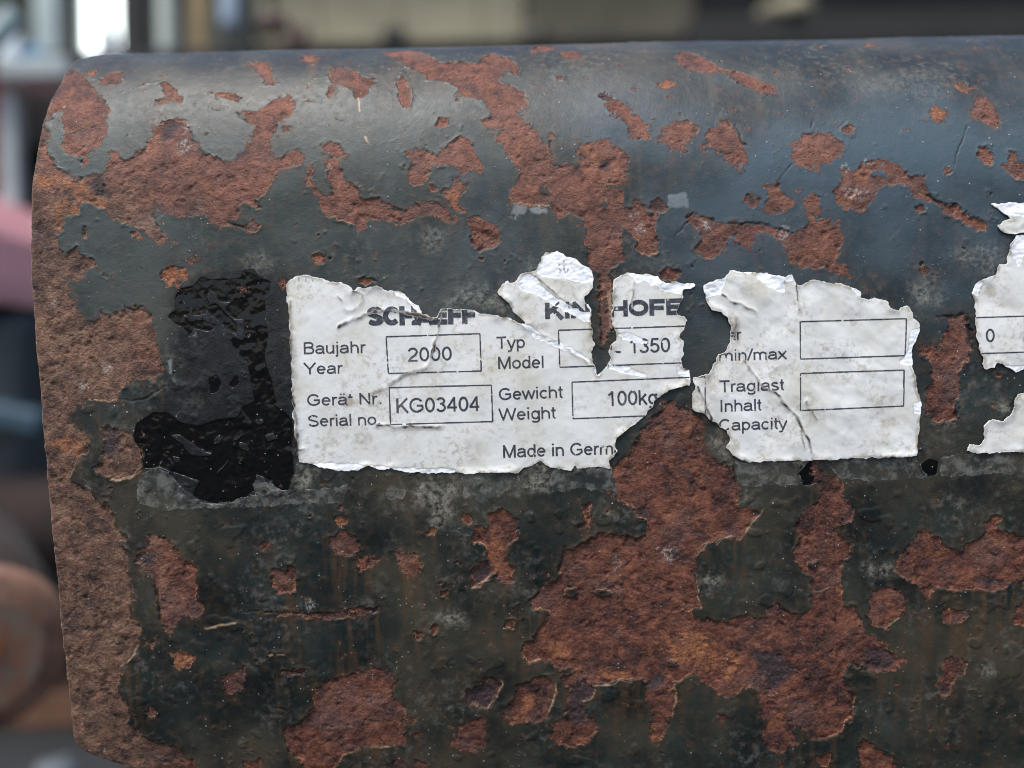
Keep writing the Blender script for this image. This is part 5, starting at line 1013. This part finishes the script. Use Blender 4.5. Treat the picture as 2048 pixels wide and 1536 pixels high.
# rusty round bar in front of the machine
bar = empty('round_bar', (-.238, .195, .287)); tag(bar, 'thick rusty round steel bar, its grey worn end facing the viewer at lower left', 'steel bar')
Rb = Matrix.Rotation(math.radians(-90), 3, 'X')
tilt = (Ry(-6) @ Rx(12)) @ Rb.inverted()
def rusty():
    N = NT('old_rust'); n = N.noise(7, 6, .65); m = N.noise(1.2, 4, .7)
    return N.fin(N.ramp(n, (.3, (.09, .05, .038)), (.55, (.25, .13, .085)), (.75, (.36, .21, .14))), .8, N.bump(m, .7, .5))
M_bar = rusty()
def barrel(bm): lathe_bm(bm, [(.0350, .0035), (.0354, .004), (.0354, .10)], rot=Matrix.Rotation(math.radians(-90), 3, 'X'), seg=64)
bobj('barrel', barrel, simple('dark_bar_side', (.022, .014, .011), 1.0, .4, 12), bar, True)
bobj('rim', lambda bm: lathe_bm(bm, [(.0325, -.004), (.0352, -.001), (.0358, .003)], rot=Matrix.Rotation(math.radians(-90), 3, 'X'), seg=64), M_bar, bar, True)
def endmat():
    N = NT('worn_end'); n = N.noise(6, 5, .6); 
    return N.fin(N.ramp(n, (.30, (.15, .14, .105)), (.40, (.21, .17, .125)), (.49, (.24, .135, .09)), (.60, (.25, .10, .06))), .7)
o2 = bobj('end_face', lambda bm: lathe_bm(bm, [(.0245, -.003), (.024, .004)], c=(0, -.0025, 0), rot=Matrix.Rotation(math.radians(-90), 3, 'X'), seg=64), endmat(), bar)
o3 = bobj('centre_plug', lambda bm: lathe_bm(bm, [(.005, -.003), (.005, .004)], c=(.0045, -.0045, .004), rot=Matrix.Rotation(math.radians(-90), 3, 'X'), seg=24), simple('orange_rust', (.30, .12, .045), .8, .3, 5), bar)
bar.scale = (1.1, 1.1, 1.1); bar.rotation_euler = (math.radians(9), 0, math.radians(38))
t = bobj('timber_block', lambda bm: box_bm(bm, (-.62, .87, .02), (.2, .1, .04), None, .004), simple('orange_timber', (.12, .055, .028), .8, .35, 25)); tag(t, 'brown timber block under the round bar', 'timber block')
c = bobj('pale_stone', lambda bm: (bmesh.ops.create_icosphere(bm, subdivisions=3, radius=.02), [v.co.__setitem__(2, v.co.z*.6+.003*math.sin(v.co.x*300)) for v in bm.verts]), simple('pale_stone', (.09, .105, .115), .6, .2, 15), smooth=True); c.location = (-.478, .685, .011); tag(c, 'pale pebble on the dark ground below the round bar', 'pebble')

# ledge with tins along the boards, just above the plate's top edge
led = bobj('wall_ledge', lambda bm: box_bm(bm, (-.2, 3.75, 1.985), (2.3, .2, .03), None, .004), M_black); tag(led, 'dark ledge along the beige boards carrying tins', 'ledge')
for (x, rr, hh, mt, lb) in ((-.98, .055, .10, simple('rust_tin', (.07, .035, .025), .6, .2, 30), 'brown tin, leftmost on the ledge along the beige boards'), (-.52, .06, .075, M_black, 'squat black tin standing on the ledge before the beige boards'), (.14, .07, .07, simple('olive_tin', (.05, .045, .025), .6, .2, 30), 'wide olive tin on the ledge at the seam of the boards')):
    t = bobj('paint_tin', lambda bm: lathe_bm(bm, [(rr*.97, 0), (rr, .004), (rr, hh-.006), (rr*.94, hh), (rr*.9, hh-.004)], seg=24), mt, smooth=True); t.location = (x, 3.73, 2.0); tag(t, lb, 'tin', 'tins on the ledge')
sk = bobj('folded_sack', lambda bm: (bmesh.ops.create_icosphere(bm, subdivisions=3, radius=.13), [v.co.__setitem__(2, max(-.03, v.co.z*.55+.012*math.sin(v.co.x*40)+.01*math.sin(v.co.y*55))) for v in bm.verts]), simple('jute', (.20, .18, .12), .9, .2, 20), smooth=True); sk.location = (1.25, 3.5, 2.0); tag(sk, 'pale folded sack lying on a beam before the dark door', 'sack')
bm_ = bobj('beam', lambda bm: box_bm(bm, (1.6, 3.5, 1.90), (1.6, .2, .14), None, .01), M_black); tag(bm_, 'black beam before the dark door with a sack on it', 'beam')
